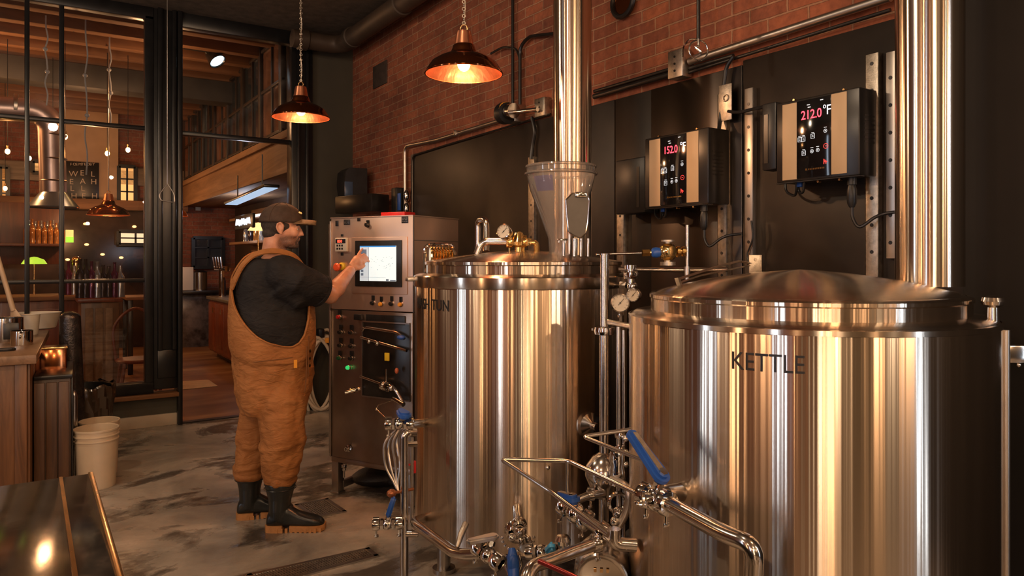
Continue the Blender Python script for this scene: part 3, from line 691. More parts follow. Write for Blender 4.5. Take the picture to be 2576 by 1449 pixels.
m = MB().sweep([D(1288, 1380, 2.62), D(1290, 1405, 2.6), D(1292, 1450, 2.58)], [.012, .021, .02], 14); m.ell(D(1291, 1420, 2.59), (.022, .02, .035)); m.build('handle', MT['blue'], dv)
m = MB(); m.sweep([D(1275, 1395, 2.62), D(1268, 1420, 2.62), D(1280, 1445, 2.6)], .005, 8).sweep([D(1306, 1395, 2.62), D(1312, 1420, 2.62), D(1304, 1445, 2.6)], .005, 8); m.build('guard_loop', MT['chrome'], dv)
valve('ball_valve', D(1362, 1388, 2.6), cdir(.85, -.2, .1), 'small chrome valve with light blue knob at the bottom centre', D(1384, 1384, 2.52), D(1388, 1374, 2.48), 'lightblue', .017, .085, .024, .028, plate=False)
tag(MB().lathe([(.012, -.035), (.012, -.012), (.024, -.008), (.028, .006), (.02, .02), (0, .026)], D(1416, 1362, 2.55), (0, 0, 1), 24).cyl(D(1400, 1392, 2.58), D(1450, 1385, 2.55), .013).build('dome_cap', MT['chrome']), 'chrome mushroom shaped cap right of the light blue knob', 'fitting')
# lower left pipe with grey lever
pipe('drain_pipe', [cylhit(1068, TCN, TR-.01, 1303), D(1038, 1314, 2.92), D(1150, 1396, 2.5), D(1215, 1392, 2.42)], .0195, 'polished pipe wrapping round the left foot of the mash tun', bend=.07, seg=24)
tag(MB().sweep([D(1150, 1376, 2.5), D(1160, 1345, 2.52), D(1172, 1318, 2.56)], [.008, .011, .012], 12).build('vent_stub', MT['zinc']), 'upright slotted steel stub on the bent drain pipe', 'fitting')
valve('butterfly_valve', D(1228, 1396, 2.40), cdir(.75, -.6, -.3), 'chrome valve with flat grey lever at the end of the bent drain pipe', D(1240, 1350, 2.42), D(1182, 1362, 2.38), 'satin', .019, .085, .026, .016, plate=False)
# left handrail loop
hr = thing('handrail_pipe', D(1016, 1449, 2.95), 'upright polished pipe standing left of the mash tun', 'pipe')
MB().tube([D(1045, 1087, 2.98), D(1017, 1087, 2.95), Vector((D(1017, 1087, 2.95).x, D(1017, 1087, 2.95).y, 0.0))], .0165, .03, 20).build('tube', MT['steel'], hr)
MB().cyl(D(1017, 1117, 2.95), D(1046, 1117, 2.99), .012).build('stay', MT['steel'], hr); MB().cyl(D(1017, 1342, 2.95), D(1052, 1342, 2.95), .015).build('stay', MT['steel'], hr)
m = MB().cyl(D(1036, 1100, 2.99), D(1036, 1320, 2.99), .008); m.build('inner_tube', MT['satin'], hr)
valve('ball_valve', D(1005, 1066, 2.95), cdir(1, .05), 'chrome valve with oval blue knob at mid height left of the mash tun', D(1018, 1044, 2.93), D(1008, 1036, 2.97), 'blue', .017, .085, .036, .026, plate=False)
hs = thing('hose_bundle', D(990, 1220, 2.97), 'bundle of thin braided steel hoses hanging beside the handrail pipe', 'hose')
for k_, (dx, dd) in enumerate([(-28, .0), (-20, .02), (-10, -.01), (-2, .03)]):
    m = MB().spline([D(1000+k_*3, 1078, 2.97+dd), D(978+dx*.35+k_*7, 1115, 2.97+dd), D(984+dx*.5+k_*8, 1170, 2.97), D(992+k_*3, 1215, 2.96), D(1002, 1236, 2.95)], .0055, 8, 6); m.build('hose', MT['satin'], hs)
kn = MB().ell(D(985, 1241, 2.93), (.02, .018, .017)); kn.cyl(D(992, 1240, 2.93), D(1040, 1230, 2.98), .006)
tag(kn.build('copper_knob', M_plain('brown_knob', (.35, .12, .05), .3, .6, .1, 10, 0)), 'round copper coloured knob below the braided hoses', 'knob')
valve('ball_valve', D(975, 1318, 2.92), cdir(1, .1), 'chrome valve with upright blue lever low on the left pipe', D(979, 1290, 2.9), D(990, 1256, 2.9), 'blue', .016, .09, .026, .02)
tag(MB().box(D(1040, 1175, 3.0), (.02, .012, .05), bev=.002).box(D(1033, 1168, 2.99), (.02, .01, .006)).build('red_clip', MT['red']), 'small red clip behind the upright handrail pipe', 'clip')
# ---------------- on the tun lid
sb = thing('spray_pipe', D(1208, 635, 3.3), 'golden spray pipe with elbows and valve over the mash tun lid', 'pipe')
MB().tube([D(1200, 640, 3.3), D(1213, 607, 3.3), D(1290, 607, 3.28)], .017, .05, 20).build('tube', MT['steel'], sb)
m = MB().cyl(D(1305, 640, 3.27), D(1305, 600, 3.27), .017).lathe([(.0, .042), (.018, .036), (.026, .012), (.034, -.005), (.03, -.02), (.018, -.028)], D(1305, 606, 3.27), None, 24).lathe([(0, .016), (.009, .012), (.012, 0), (.006, -.012)], D(1306, 590, 3.27), None, 16)
m.cyl(D(1305, 607, 3.27), D(1338, 610, 3.26), .014).box(D(1328, 609, 3.26), (.025, .03, .035), bev=.006); m.tube([D(1330, 609, 3.26), D(1350, 611, 3.26), D(1351, 640, 3.28)], .013, .03)
m.build('cross_fitting', MT['gold'], sb)
m = MB(); clampring(m, D(1282, 608, 3.28), cdir(1, 0), .019); m.build('clamp', MT['gold'], sb); m = MB(); clampring(m, D(1318, 608, 3.27), cdir(1, 0), .017); m.build('clamp', MT['gold'], sb)
gauge('pressure_gauge', D(1268, 583, 3.22), cdir(-.45, -.85, .25), .034, 'tilted round gauge on the golden pipe above the mash tun lid', stem=D(1286, 603, 3.27))
pipe('vent_pipe', [D(1203, 640, 3.75), D(1203, 553, 3.75), D(1224, 553, 3.65), D(1224, 632, 3.60)], .0165, 'steel U-bend pipe rising behind the mash tun lid', bend=.04, seg=20)
hx = thing('heat_exchanger', D(1105, 660, 3.62), 'small golden ribbed heat exchanger in a chrome bracket beside the tun lid', 'heat exchanger')
m = MB()
for k_ in range(8):
    c = D(1085+k_*7.3, 643, 3.6+.012*k_); m.lathe([(0, -.008), (.04, -.007), (.046, 0), (.04, .007), (0, .008)], c, cdir(1, .25), 20)
m.build('ribbed_body', MT['gold'], hx)
m = MB().spline([D(1068, 700, 3.45), D(1068, 640, 3.5), D(1076, 618, 3.5), D(1110, 615, 3.55), D(1135, 618, 3.6), D(1146, 640, 3.62)], .0085, 10, 8); m.build('bracket', MT['chrome'], hx)
# left shelf tab between cabinet and tun done as rim_tab
# ================================================================ CONTROL CABINET
CO = cdir(-1.156, 4.70); CX = cdir(.876, -.482); CYd = cdir(.482, .876); CN = -CYd
CW = .643; CD = .50; CTOP = 1.757; CB = .204
def hitplane(px, py, o, n):
    r = ray(px); r.z = (YH-py)/F; cam0 = Vector((0, 0, HC)); t = (Vector(o)-cam0).dot(n)/r.dot(n); return cam0+r*t
def cf(px, py):
    p = hitplane(px, py, Vector((CO.x, CO.y, 1)), CYd); q = p-CO; return q.dot(CX), p.z
cb = thing('control_cabinet', (CO.x, CO.y, 0), 'brushed steel control cabinet with touchscreen that the man is operating', 'control cabinet')
CM = frame((CO.x, CO.y, 0), CX, CYd, (0, 0, 1))
def cpart(name, mat, fn, parent=cb, **k):
    m = MB(); m.push(CM); fn(m); m.pop(); return m.build(name, MT[mat] if isinstance(mat, str) else mat, parent, **k)
DZ = 1.175
M_cabx = M_plain('brushed_cabinet_steel', (.66, .50, .42), .4, .85, .10, 2.5, .03)
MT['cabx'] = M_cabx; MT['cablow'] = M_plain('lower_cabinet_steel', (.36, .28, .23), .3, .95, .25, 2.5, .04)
cpart('upper_housing', 'cabx', lambda m: m.b3(0, CW, 0, CD, DZ+.003, CTOP, .004).b3(-.004, CW+.004, -.004, CD+.004, CTOP-.004, CTOP+.003, .001))
cpart('side_seam', 'satin', lambda m: m.b3(CW, CW+.0025, .0, CD, 1.607, 1.612).b3(CW, CW+.003, .002, .012, DZ, CTOP))
cpart('lower_housing', 'cablow', lambda m: m.b3(.004, CW-.004, .004, CD-.01, CB, DZ-.002, .003).b3(.002, CW-.002, .0, .02, CB, CB+.03, .002))
cpart('door_edge', 'satin', lambda m: m.b3(-.012, .0, -.004, .03, CB+.03, DZ-.01, .002).b3(-.012, 0, -.004, .03, DZ+.01, CTOP-.02, .002).b3(-.03, -.014, .01, .04, .25, 1.72, .003))
for (lx, ly) in ((.03, .03), (CW-.03, .03), (.03, CD-.05), (CW-.03, CD-.05)):
    cpart('leg', 'satin', lambda m, lx=lx, ly=ly: m.b3(lx-.028, lx+.028, ly-.028, ly+.028, .012, CB+.01, .003).b3(lx-.034, lx+.034, ly-.034, ly+.034, 0, .014, .003))
cpart('base_rail', 'satin', lambda m: m.b3(.03, .06, .05, CD-.05, .03, .075, .003)); cpart('base_rail', 'satin', lambda m: m.b3(CW-.06, CW-.03, .05, CD-.05, .03, .075, .003))
# touchscreen
u0, z0 = cf(886, 742); u1, z1 = cf(1026, 595)
cpart('screen_frame', 'cabx', lambda m: m.b3(u0, u1, -.008, .0, z0+.012, z1, .003))
a0, b0 = cf(897, 720); a1, b1 = cf(1014, 604)
scr = cpart('touchscreen', 'black', lambda m: m.b3(a0, a1, -.016, -.006, b0, b1, .003))
s0, t0 = cf(910, 706); s1, t1 = cf(1001, 618)
cpart('display', M_emit('screen_white', (.78, .86, .84), .85), lambda m: m.b3(s0, s1, -.0175, -.016, t0, t1), scr)
W_ = s1-s0; H_ = t1-t0
def srect(m, x0, x1, y0, y1, e=.0006): m.b3(s0+W_*x0, s0+W_*x1, -.0175-e, -.0174, t0+H_*y0, t0+H_*y1)
cpart('header_bar', M_emit('screen_blue', (.05, .25, .6), .8), lambda m: srect(m, .0, .99, .965, 1), scr)
cpart('side_menu', M_emit('screen_grey', (.55, .6, .62), .8), lambda m: (srect(m, 0, .25, .01, .96)), scr)
def menu(m):
    srect(m, .03, .19, .72, .90, .0012)
    for z in (.15, .25): srect(m, .03, .10, z, z+.07, .0012)
    srect(m, .73, .80, .01, .06, .0012); srect(m, .84, .99, .01, .035, .0012); srect(m, .25, .255, .0, .96, .0012); srect(m, .0, .72, .105, .11, .0012)
    rr = random.Random(3)
    for _ in range(34): x = .3+rr.random()*.6; z = .3+rr.random()*.4; srect(m, x, x+.012+.02*rr.random(), z, z+.006, .0012)
cpart('menu_marks', M_emit('screen_dark', (.16, .2, .26), .5), menu, scr)
# meter
def at(px, py): return cf(px, py)
mu0, mz0 = at(848, 633); mu1, mz1 = at(877, 598)
me_ = cpart('digital_meter', 'white', lambda m: m.b3(mu0, mu1, -.02, 0, mz0, mz1, .003))
cpart('meter_window', 'black', lambda m: m.b3(mu0+.006, mu1-.008, -.0215, -.019, mz1-.035, mz1-.008), me_)
def seg8(m):
    Mt = CM @ frame((mu0+.022, -.0225, mz1-.031), (1, 0, 0), (0, 0, 1), (0, -1, 0)); m.pop(); text_into(m, '850', .026, Mt, .0003); m.push(CM)
cpart('meter_digits', M_emit('red_digits', (1, .06, .03), 4), seg8, me_, smooth=False)
def keys(m):
    for i in range(3):
        for j_ in range(2): m.b3(mu0+.014+.02*i, mu0+.026+.02*i, -.0215, -.019, mz0+.012+.02*j_, mz0+.024+.02*j_)
cpart('meter_keys', 'black', keys, me_)
for px, py, w_, h_ in [(848, 562, 10, 14), (873, 559, 20, 13), (903, 552, 10, 9), (1019, 553, 20, 16), (861, 592, 8, 6), (861, 639, 9, 8)]:
    u, z = at(px, py); hw, hh = w_*.5*4.6/F, h_*.5*4.6/F
    pl_ = cpart('label_plate', 'black', lambda m, u=u, z=z, hw=hw, hh=hh: m.b3(u-hw, u+hw, -.003, 0, z-hh, z+hh, .001))
    if w_ > 12:
        def lines(m, u=u, z=z, hw=hw, hh=hh):
            for k_ in range(3):
                for q in range(4): m.b3(u-hw*.8+q*hw*.42, u-hw*.8+q*hw*.42+hw*(.3 if (q+k_) % 2 else .2), -.0036, -.003, z+hh*(.5-.5*k_)-hh*.1, z+hh*(.5-.5*k_)+hh*.1)
        cpart('engraved_lines', 'zinc', lines, pl_)
u, z = at(926, 563); kb = cpart('selector_switch', 'black', lambda m: m.b3(u-.012, u+.012, -.004, 0, z-.022, z+.022).lathe([(.014, 0), (.014, .02), (.010, .024), (0, .024)], (u, 0, z-.006), (0, -1, 0), 20))
def button(px, py, mat, ring='steel', mush=False, tagp=True, r=.0125):
    u, z = at(px, py)
    prof = [(r*1.0, .006), (r*1.0, .018), (r*.8, .023), (0, .024)] if not mush else [(r*.6, 0), (r*.6, .02), (r*1.5, .026), (r*1.6, .036), (r*1.2, .044), (0, .047)]
    b_ = cpart('push_button', mat, lambda m: m.lathe(prof, (u, 0, z), (0, -1, 0), 24))
    cpart('button_collar', ring, lambda m: m.lathe([(r*1.3, 0), (r*1.3, .006), (r*1.1, .010), (r*1.0, .006)], (u, 0, z), (0, -1, 0), 24), b_)
    if tagp: cpart('button_tag', 'black', lambda m: m.b3(u-.012, u+.012, -.003, 0, z+.016, z+.046, .001), b_)
    return b_
for px, py, mt_ in [(939, 762, 'black'), (960, 765, 'orange'), (986, 764, 'black'), (1009, 766, 'orange'), (854, 797, 'red'), (857, 835, 'black'), (884, 836, 'black'), (857, 868, 'black'), (884, 870, 'black'), (855, 900, M_plain('dark_green_button', (.01, .1, .04), .3, 0, .1, 10, 0)), (884, 901, 'black')]:
    button(px, py, mt_)
button(878, 924, 'greenl', tagp=False)
u, z = at(856, 672); cpart('emergency_base', 'yellow', lambda m: m.lathe([(.024, 0), (.024, .012), (.014, .02)], (u+.02, 0, z+.006), (0, -1, 0), 24)); button(856, 672, 'redor', 'yellow', True, False, .0165)
u, z = at(905, 798); cpart('black_switch', 'black', lambda m: m.b3(u-.025, u+.025, -.03, 0, z-.016, z+.02, .004))
g0_, h0_ = at(922, 813); g1_, h1_ = at(1020, 795); cpart('door_grip', 'black', lambda m: m.b3(g0_, g1_, -.006, 0, h0_, h1_+.0, .002))
# piping niche in the lower door
n0_, q0_ = at(912, 995); n1_, q1_ = at(1032, 815)
cpart('pipe_niche', 'blackmetal', lambda m: m.b3(n0_, n1_, -.004, 0, q0_, q1_, .002))
cpart('niche_frame', 'satin', lambda m: m.b3(n0_-.006, n0_+.004, -.008, 0, q0_, q1_).b3(n0_, n1_, -.008, 0, q1_-.003, q1_+.006).b3(n0_, n1_, -.008, 0, q0_-.006, q0_+.003))
def cpt(px, py, dy): u, z = at(px, py); return Vector((u, dy, z))
def P_(px, py, out): u, z = at(px, py); return Vector((u, -out, z))
cpart('pipe_loop', 'steel', lambda m: (m.tube([P_(915, 847, .03), P_(1015, 875, .04), P_(1036, 880, .05)], .009), m.tube([P_(918, 832, .02), P_(925, 822, .03), P_(1010, 835, .04), P_(1030, 850, .05)], .009), m.tube([P_(914, 945, .03), P_(975, 965, .04)], .008), m.tube([P_(990, 965, .05), P_(1010, 975, .06), P_(1030, 1010, .06)], .011)))
cpart('pipe_valve', 'chrome', lambda m: (m.lathe([(.022, -.03), (.03, -.026), (.03, -.01), (.018, 0), (.03, .012), (.03, .026), (.02, .03)], P_(983, 968, .05), (1, -.2, -.1), 20), m.cyl(P_(985, 968, .05), P_(985, 925, .05), .006), m.ball(P_(1000, 972, .06), .02)))
cpart('pipe_joint', 'chrome', lambda m: m.ball(P_(938, 858, .035), .014)); cpart('pipe_joint', 'chrome', lambda m: m.ball(P_(960, 862, .04), .016))
cpart('yellow_tag', 'yellow', lambda m: m.b3(at(980, 898)[0], at(991, 898)[0], -.05, -.04, at(980, 905)[1], at(980, 885)[1], .002))
cpart('red_valve_cap', M_plain('reddish_cap', (.5, .12, .05), .4, 0, .1, 10, 0), lambda m: m.ell(P_(1011, 930, .05), (.012, .012, .018)))
cpart('blue_valve_grip', 'blue', lambda m: m.ell(P_(1027, 846, .07), (.028, .018, .014)))
cpart('outlet_spout', 'chrome', lambda m: (m.cyl(P_(905, 978, 0), P_(884, 984, .06), .012), m.lathe([(.018, -.008), (.018, .008)], P_(900, 980, .02), (-.4, -1, 0), 20), m.ball(P_(890, 978, .03), .012)))
cpart('port', 'chrome', lambda m: m.lathe([(.022, 0), (.022, .006), (.013, .008), (.013, .03), (.009, .03), (.009, .01), (0, .01)], P_(878, 1128, 0), (0, -1, 0), 24))
cpart('drain_cock', 'chrome', lambda m: (m.cyl(P_(868, 1165, .01), P_(868, 1200, .01), .006), m.box(P_(868, 1172, .01), (.03, .02, .025), bev=.005), m.ball(P_(868, 1180, .01), .012)))
cpart('bleed_valve', 'steel', lambda m: (m.tube([P_(960, 1025, .05), P_(965, 1015, .05), P_(1010, 1000, .06)], .004), m.tube([P_(960, 1025, .05), P_(1000, 1055, .08)], .004), m.cyl(P_(1005, 998, .06), P_(1036, 1012, .08), .014), m.ball(P_(960, 1026, .05), .009)))
# things lying under / behind the cabinet
bag = MB().ell(G(960, 1250)+Vector((.18, .25, .06)), (.28, .16, .07)).ell(G(1000, 1240)+Vector((.15, .1, .05)), (.18, .14, .05))
bo = bag.build('black_bag', M_plain('black_bag_fabric', (.02, .016, .014), .5, 0, .3, 20, .6)); tag(bo, 'crumpled black bag on the floor under the control cabinet', 'bag')
# ================================================================ HOSE on the olive wall
hz = thing('white_hose', WY(808, 860, YW-.06), 'coiled pale hose hanging on the wall left of the control cabinet', 'hose')
rr = random.Random(5)
for k_ in range(6):
    cx, cyy = 806+rr.uniform(-10, 14), 945+rr.uniform(-6, 14); rx = 34+rr.uniform(-6, 12); ry = 98+rr.uniform(-12, 14); sk = rr.uniform(-14, 14)
    pts = []
    for i in range(29):
        a = 2*PI*i/28; pts.append(WY(cx+rx*math.cos(a)+sk*math.sin(a), cyy-ry*math.sin(a), YW-.10-.022*k_+.008*math.sin(a*2)))
    MB().sweep(pts, .0165, 12, caps=False).build('hose_loop', M_plain('cream_hose%d' % k_, (.62, .52, .38), .45, 0, .05, 6, 0), hz)
MB().b3(WY(800, 840, YW).x, WY(823, 840, YW).x, YW-.22, YW, WY(800, 858, YW).z, WY(800, 846, YW).z, .005).build('hook', MT['orange'], hz)
MB().box(WY(806, 838, YW-.15), (.06, .1, .09), bev=.015).build('strap', MT['black'], hz)
# ================================================================ BRICK WALL FITTINGS
# black sheets below the conduit
def wallbox(m, px0, px1, z0, z1, t0=0.0, t1=.02, bev=.003, xx=XB):
    y0 = WX(px0, 650, XB-t1).y; y1 = WX(px1, 650, XB-t1).y
    m.b3(xx-t1, xx-t0, y0, y1, z0, z1, bev); return m
yL = WX(1032, 650, XB-.03).y; yM = WX(1545, 650, XB-.03).y; yR = WX(2430, 650, XB-.03).y
def wb(name, y0, y1, z0, z1, t0, t1, mat, label=None, cat=None, group=None, kind=None, bev=.003):
    o = MB().b3(XB-t1, XB-t0, y0, y1, z0, z1, bev).build(name, MT[mat] if isinstance(mat, str) else mat); return tag(o, label, cat, group, kind)
wb('wall_panel', yM+.004, yL, .0, 2.40, 0, .025, 'blackpanel', 'matte black wall sheet behind the mash tun', 'wall panel')
ySp = WX(1640, 300, XB-.02).y
ySq = WX(1870, 300, XB-.02).y
wb('wall_panel', ySp+.003, yM, .0, 2.40, 0, .022, 'blackpanel', 'black wall sheet just right of the first flue pipe', 'wall panel')
wb('wall_panel', ySq+.003, ySp, .0, 2.40, 0, .026, 'greypanel', 'glossy dark steel wall sheet under the sloping conduit, with a soft sheen', 'wall panel')
wb('wall_panel', yR-1.5, ySq, .0, 2.42, 0, .024, 'blackpanel', 'largest matte black wall sheet, reaching the wide kettle flue at right', 'wall panel')
wb('black_curtain', -3.1, WX(2425, 650, XB-.05).y, .0, CZ, .03, .06, M_plain('black_backdrop', (.006, .005, .005), .8, 0, .3, 4, .1), 'black sheeting at the right edge behind the kettle flue', 'wall panel')
# conduits
def yz(px, py, off=.035): return WX(px, py, XB-off)
c1 = thing('wall_conduit', yz(1030, 600), 'long grey conduit with rounded corner framing the black sheet behind the tun', 'conduit')
ym = yz(1022, 372); MB().tube([yz(1019, 540), yz(1019, 368), yz(1100, 352), yz(1290, 293)], .016, .07, 12).build('tube', MT['satin'], c1)
MB().tube([yz(1037, 540, .03), yz(1038, 392, .03), yz(1120, 366, .03), yz(1385, 287, .03)], .008, .05, 8).build('inner_tube', MT['blackmetal'], c1)
for px, py in ((1150, 335), (1280, 300)): MB().box(yz(px, py), (.05, .03, .045), bev=.006).build('clip', MT['satin'], c1)
c2 = thing('wall_conduit', yz(1745, 152), 'bright straight conduit sloping along the top of the black sheets at right', 'conduit')
MB().cyl(yz(1735, 155, .05), yz(2240, -8, .05), .019).build('tube', MT['satin'], c2)
MB().cyl(yz(1495, 243, .03), yz(1700, 183, .03), .016).cyl(yz(1495, 230, .03), yz(1700, 170, .03), .010).build('dark_tube', MT['blackmetal'], c2)
MB().cyl(yz(1735, 172, .04), yz(1845, 140, .04), .010).cyl(yz(1735, 182, .04), yz(2240, 25, .04), .008).build('lower_tube', MT['blackmetal'], c2)
c3 = thing('wall_conduit', yz(1290, 270), 'two thin black conduits climbing the brick between pendant and flue', 'conduit')
MB().tube([yz(1290, -20), yz(1290, 275)], .011, seg=10).build('tube', MT['blackmetal'], c3)
MB().tube([yz(1308, 275), yz(1308, 118), yz(1330, 92), yz(1400, 84)], .012, .12, 10).tube([yz(1235, 135), yz(1265, 118), yz(1300, 122), yz(1308, 150)], .008, .05, 8).build('curved_tube', MT['blackmetal'], c3)
# junction boxes
def jbox(px, py, sy, sz, th, label, mat='zinc', off=.0):
    p = WX(px, py, XB-off-th/2)
    j_ = thing('junction_box', (XB-off, p.y, p.z), label, 'junction box')
    MB().box(p, (th, sy, sz), bev=.006).build('box', MT[mat], j_)
    m = MB()
    for a, b_ in ((0, sz*.25), (0, -sz*.25), (0, 0)): m.cyl((p.x-th/2-.004, p.y+a, p.z+b_), (p.x-th/2, p.y+a, p.z+b_), .006, seg=8)
    m.build('screw', MT['blackmetal'], j_); return j_
jbox(1366, 271, .11, .12, .06, 'small pale outlet box on the conduit left of the first flue')
jbox(1710, 163, .10, .14, .07, 'grey outlet box at the end of the bright conduit', off=.02)
jbox(1296, 288, .12, .12, .09, 'dark round lamp base box under the thin black conduits', 'satin')
a_ = thing('alarm_horn', yz(1270, 288, .1), 'black and orange alarm beacon mounted on the conduit over the brick', 'alarm')
pc = yz(1268, 285, .14)
MB().lathe([(0, -.06), (.07, -.05), (.075, 0), (.07, .02), (0, .02)], pc, (0, 1, .1), 24).build('black_cap', MT['black'], a_)
MB().lathe([(.062, -.02), (.07, -.01), (.07, .02), (.06, .03)], pc+Vector((0, -.03, 0)), (0, 1, .1), 24).build('orange_band', MT['orange'], a_)
MB().lathe([(0, -.03), (.05, -.03), (.05, .03), (0, .03)], pc+Vector((0, -.09, 0)), (0, 1, .1), 20).cyl(pc+Vector((0, -.1, -.01)), yz(1352, 275, .09), .014).build('steel_tube', MT['steel'], a_)
wb('wall_vent', yz(932, 180).y, yz(966, 180).y, yz(950, 215).z, yz(950, 158).z, -.003, .012, M_plain('dark_vent_plate', (.045, .028, .02), .7, 0, .3, 20, .3), 'small dark vent plate set in the brick near the corner', 'vent')
rv = thing('round_vent', yz(1567, 5, .02), 'dark round vent cap on the brick at the top of the picture', 'vent')
MB().torus(yz(1567, 3, .03), .085, .016, (1, 0, 0), seg=32).build('ring', MT['blackmetal'], rv); MB().lathe([(0, 0), (.08, 0)], yz(1567, 3, .03), (-1, 0, 0), 32).build('cover', MT['copper'], rv)
# vertical perforated struts
def strut(px, z0, z1, label, off=.05, w=.045, mat='zinc'):
    p = WX(px, 650, XB-off); s_ = thing('perforated_strut', (XB-.03, p.y, z0), label, 'metal strut')
    MB().b3(XB-off, XB-off+.004, p.y-w/2, p.y+w/2, z0, z1, .001).b3(XB-off, XB-.018, p.y-w/2, p.y-w/2+.004, z0, z1, .001).b3(XB-off, XB-.018, p.y+w/2-.004, p.y+w/2, z0, z1, .001).build('channel', MT[mat], s_)
    z = z0+.06
    while z < z1-.03: MB().cyl((XB-off-.0015, p.y, z), (XB-off+.001, p.y, z), .0075, seg=12).build('slot_hole', MT['black'], s_); z += .105
    return s_
strut(1816, 1.15, WX(1816, 235, XB-.05).z, 'galvanised strut that carries the left one of the two digital controllers', w=.055)
strut(2193, 1.15, WX(2193, 135, XB-.05).z, 'tall galvanised strut next to the wide kettle flue', w=.055)
strut(1560, 1.15, WX(1560, 405, XB-.05).z, 'galvanised strut below the black power supply box near the first flue', w=.06)
strut(1883, 1.2, WX(1883, 222, XB-.05).z, 'grey strut standing between the two controllers', w=.05, mat='satin')
strut(1336, WX(1336, 660, XB-.05).z, WX(1336, 395, XB-.05).z, 'thin strut on the black sheet left of the clear hopper', w=.07)
strut(2240, 1.5, WX(2240, 130, XB-.05).z, 'narrow strut beside the kettle flue', w=.04, mat='satin')
# ---------------- controllers
def controller(px0, px1, py_t0, py_b0, xf, temp, label, s0, txt_px):
    pl_ = WX(px0, py_t0, xf); pb = WX(px0, py_b0, xf); pr = WX(px1, 650, xf)
    yl, yr = pl_.y, pr.y; zt, zb = pl_.z, pb.z; W = yl-yr; H = zt-zb; th = .145
    c = thing('temperature_controller', (xf+th, (yl+yr)/2, zb), label, 'temperature controller')
    M = frame((xf, yl, zb), (0, -1, 0), (0, 0, 1), (-1, 0, 0))     # local: x right, y up, z towards the room
    def part(name, mat, fn, par=c, **k): m = MB(); m.push(M); fn(m); m.pop(); return m.build(name, MT[mat] if isinstance(mat, str) else mat, par, **k)
    b = lambda m, x0, x1, y0, y1, z0, z1, bev=0: m.box(((x0+x1)/2, (y0+y1)/2, (z0+z1)/2), (x1-x0, y1-y0, z1-z0), bev=bev)
    part('housing', 'blackmetal', lambda m: (b(m, 0, W, 0, H, -th, 0, .006), b(m, 0, W, -.004, 0, -.03, .0), [b(m, W-.0, W+.0015, H*(.38+.05*i), H*(.40+.05*i), -.1, -.03) for i in range(7)]))
    q = lambda f: W*f
    part('left_trim', 'beige', lambda m: b(m, q(.085), q(.27), .008, H-.012, 0, .003, .001))
    part('right_trim', 'beige', lambda m: b(m, q(.685), q(.86), .012, H-.008, 0, .003, .001))
    f = part('display_panel', M_plain('glossy_black_glass', (.006, .006, .007), .08, 0, .2, 5, 0), lambda m: b(m, q(.27), q(.685), .01, H-.01, 0, .004, .001))
    Tm = lambda x, y: M @ Matrix.Translation((q(x), H*y, .0045))
    m = MB(); text_into(m, temp, .052, Tm(.325, .735) @ Matrix.Diagonal((.86, 1, 1, 1)), .0004, spacing=.95); m.build('temperature_digits', M_emit('red_led', (1, .03, .05), 5.5), f, smooth=False)
    m = MB(); text_into(m, '\u00b0F', .055, Tm(.585, .75) @ Matrix.Diagonal((.86, 1, 1, 1)), .0004, spacing=.9); m.build('unit_text', M_emit('white_led', (.9, .9, 1), 1.1), f, smooth=False)
    wm = M_emit('icon_white', (.8, .85, .9), .7)
    m = MB(); m.push(M)
    rr = random.Random(len(label))
    ics = [(.31, .50, 0), (.355, .50, 0), (.47, .52, 1), (.62, .56, 2), (.36, .33, 1), (.46, .34, 2), (.53, .345, 2)]
    for (x, y, k_) in ics:
        cx, cy = q(x), H*y; s_ = W*.023
        if k_ == 2: m.torus((cx, cy, .0045), s_*.8, .0009, seg=20, ms=4); b(m, cx-s_*.5, cx+s_*.4, cy-.001, cy+.001, .004, .0052); b(m, cx-.001, cx+.001, cy-s_*.4, cy+s_*.5, .004, .0052)
        else:
            for (a, c_, d, e) in ((-1, 1, -1, -.85), (-1, 1, .85, 1), (-1, -.85, -1, 1), (.85, 1, -1, 1), (-.4, .4, -.4, -.2), (-.3, .3, .2, .35)): b(m, cx+a*s_, cx+c_*s_, cy+d*s_*1.1, cy+e*s_*1.1, .004, .0052)
        b(m, cx-s_*.7, cx+s_*.7, cy+s_*1.5, cy+s_*1.75, .004, .0052)
    for (x, y) in ((.40, .90), (.56, .93), (.41, .87)): b(m, q(x), q(x+.035), H*y, H*y+.003, .004, .0052)
    m.pop(); m.build('icons', wm, f)
    m = MB(); m.push(M); m.torus((q(.625), H*.38, .0045), W*.026, .001, seg=20, ms=4); b(m, q(.615), q(.635), H*.377, H*.383, .004, .0052)
    for i in range(4): b(m, q(.60+.012*i), q(.606+.012*i), H*(.17+.02*(i % 2)), H*(.23-.01*i), .004, .0052)
    m.pop(); m.build('red_icons', M_emit('icon_red', (1, .06, .05), 1.2), f)
    m = MB(); m.push(M); b(m, q(.38), q(.40), H*.115, H*.14, .004, .0052)
    for i in range(10): b(m, q(.415+.02*i), q(.415+.02*i+.012), H*.118, H*.137, .004, .005)
    m.pop(); m.build('maker_mark', MT['gold'], f)
    m = MB(); m.push(M)
    for (x, y) in ((.2, H+.004), (.8, H+.004), (.75, -.008), (.5, -.008)): m.cyl((q(x), y, -.03), (q(x), y, -.012), .005, seg=8)
    m.pop(); m.build('screw', MT['brass'], c)
    # cable gland with lead
    g = MB(); gx = q(.83); g.push(M); g.cyl((gx, -.002, -.05), (gx, -.03, -.05), .018, seg=16).sweep([(gx, -.03, -.05), (gx, -.05, -.05), (gx, -.10, -.05), (gx, -.118, -.05)], [.014, .019, .018, .010], 16); g.pop(); g.build('cable_gland', MT['black'], c)
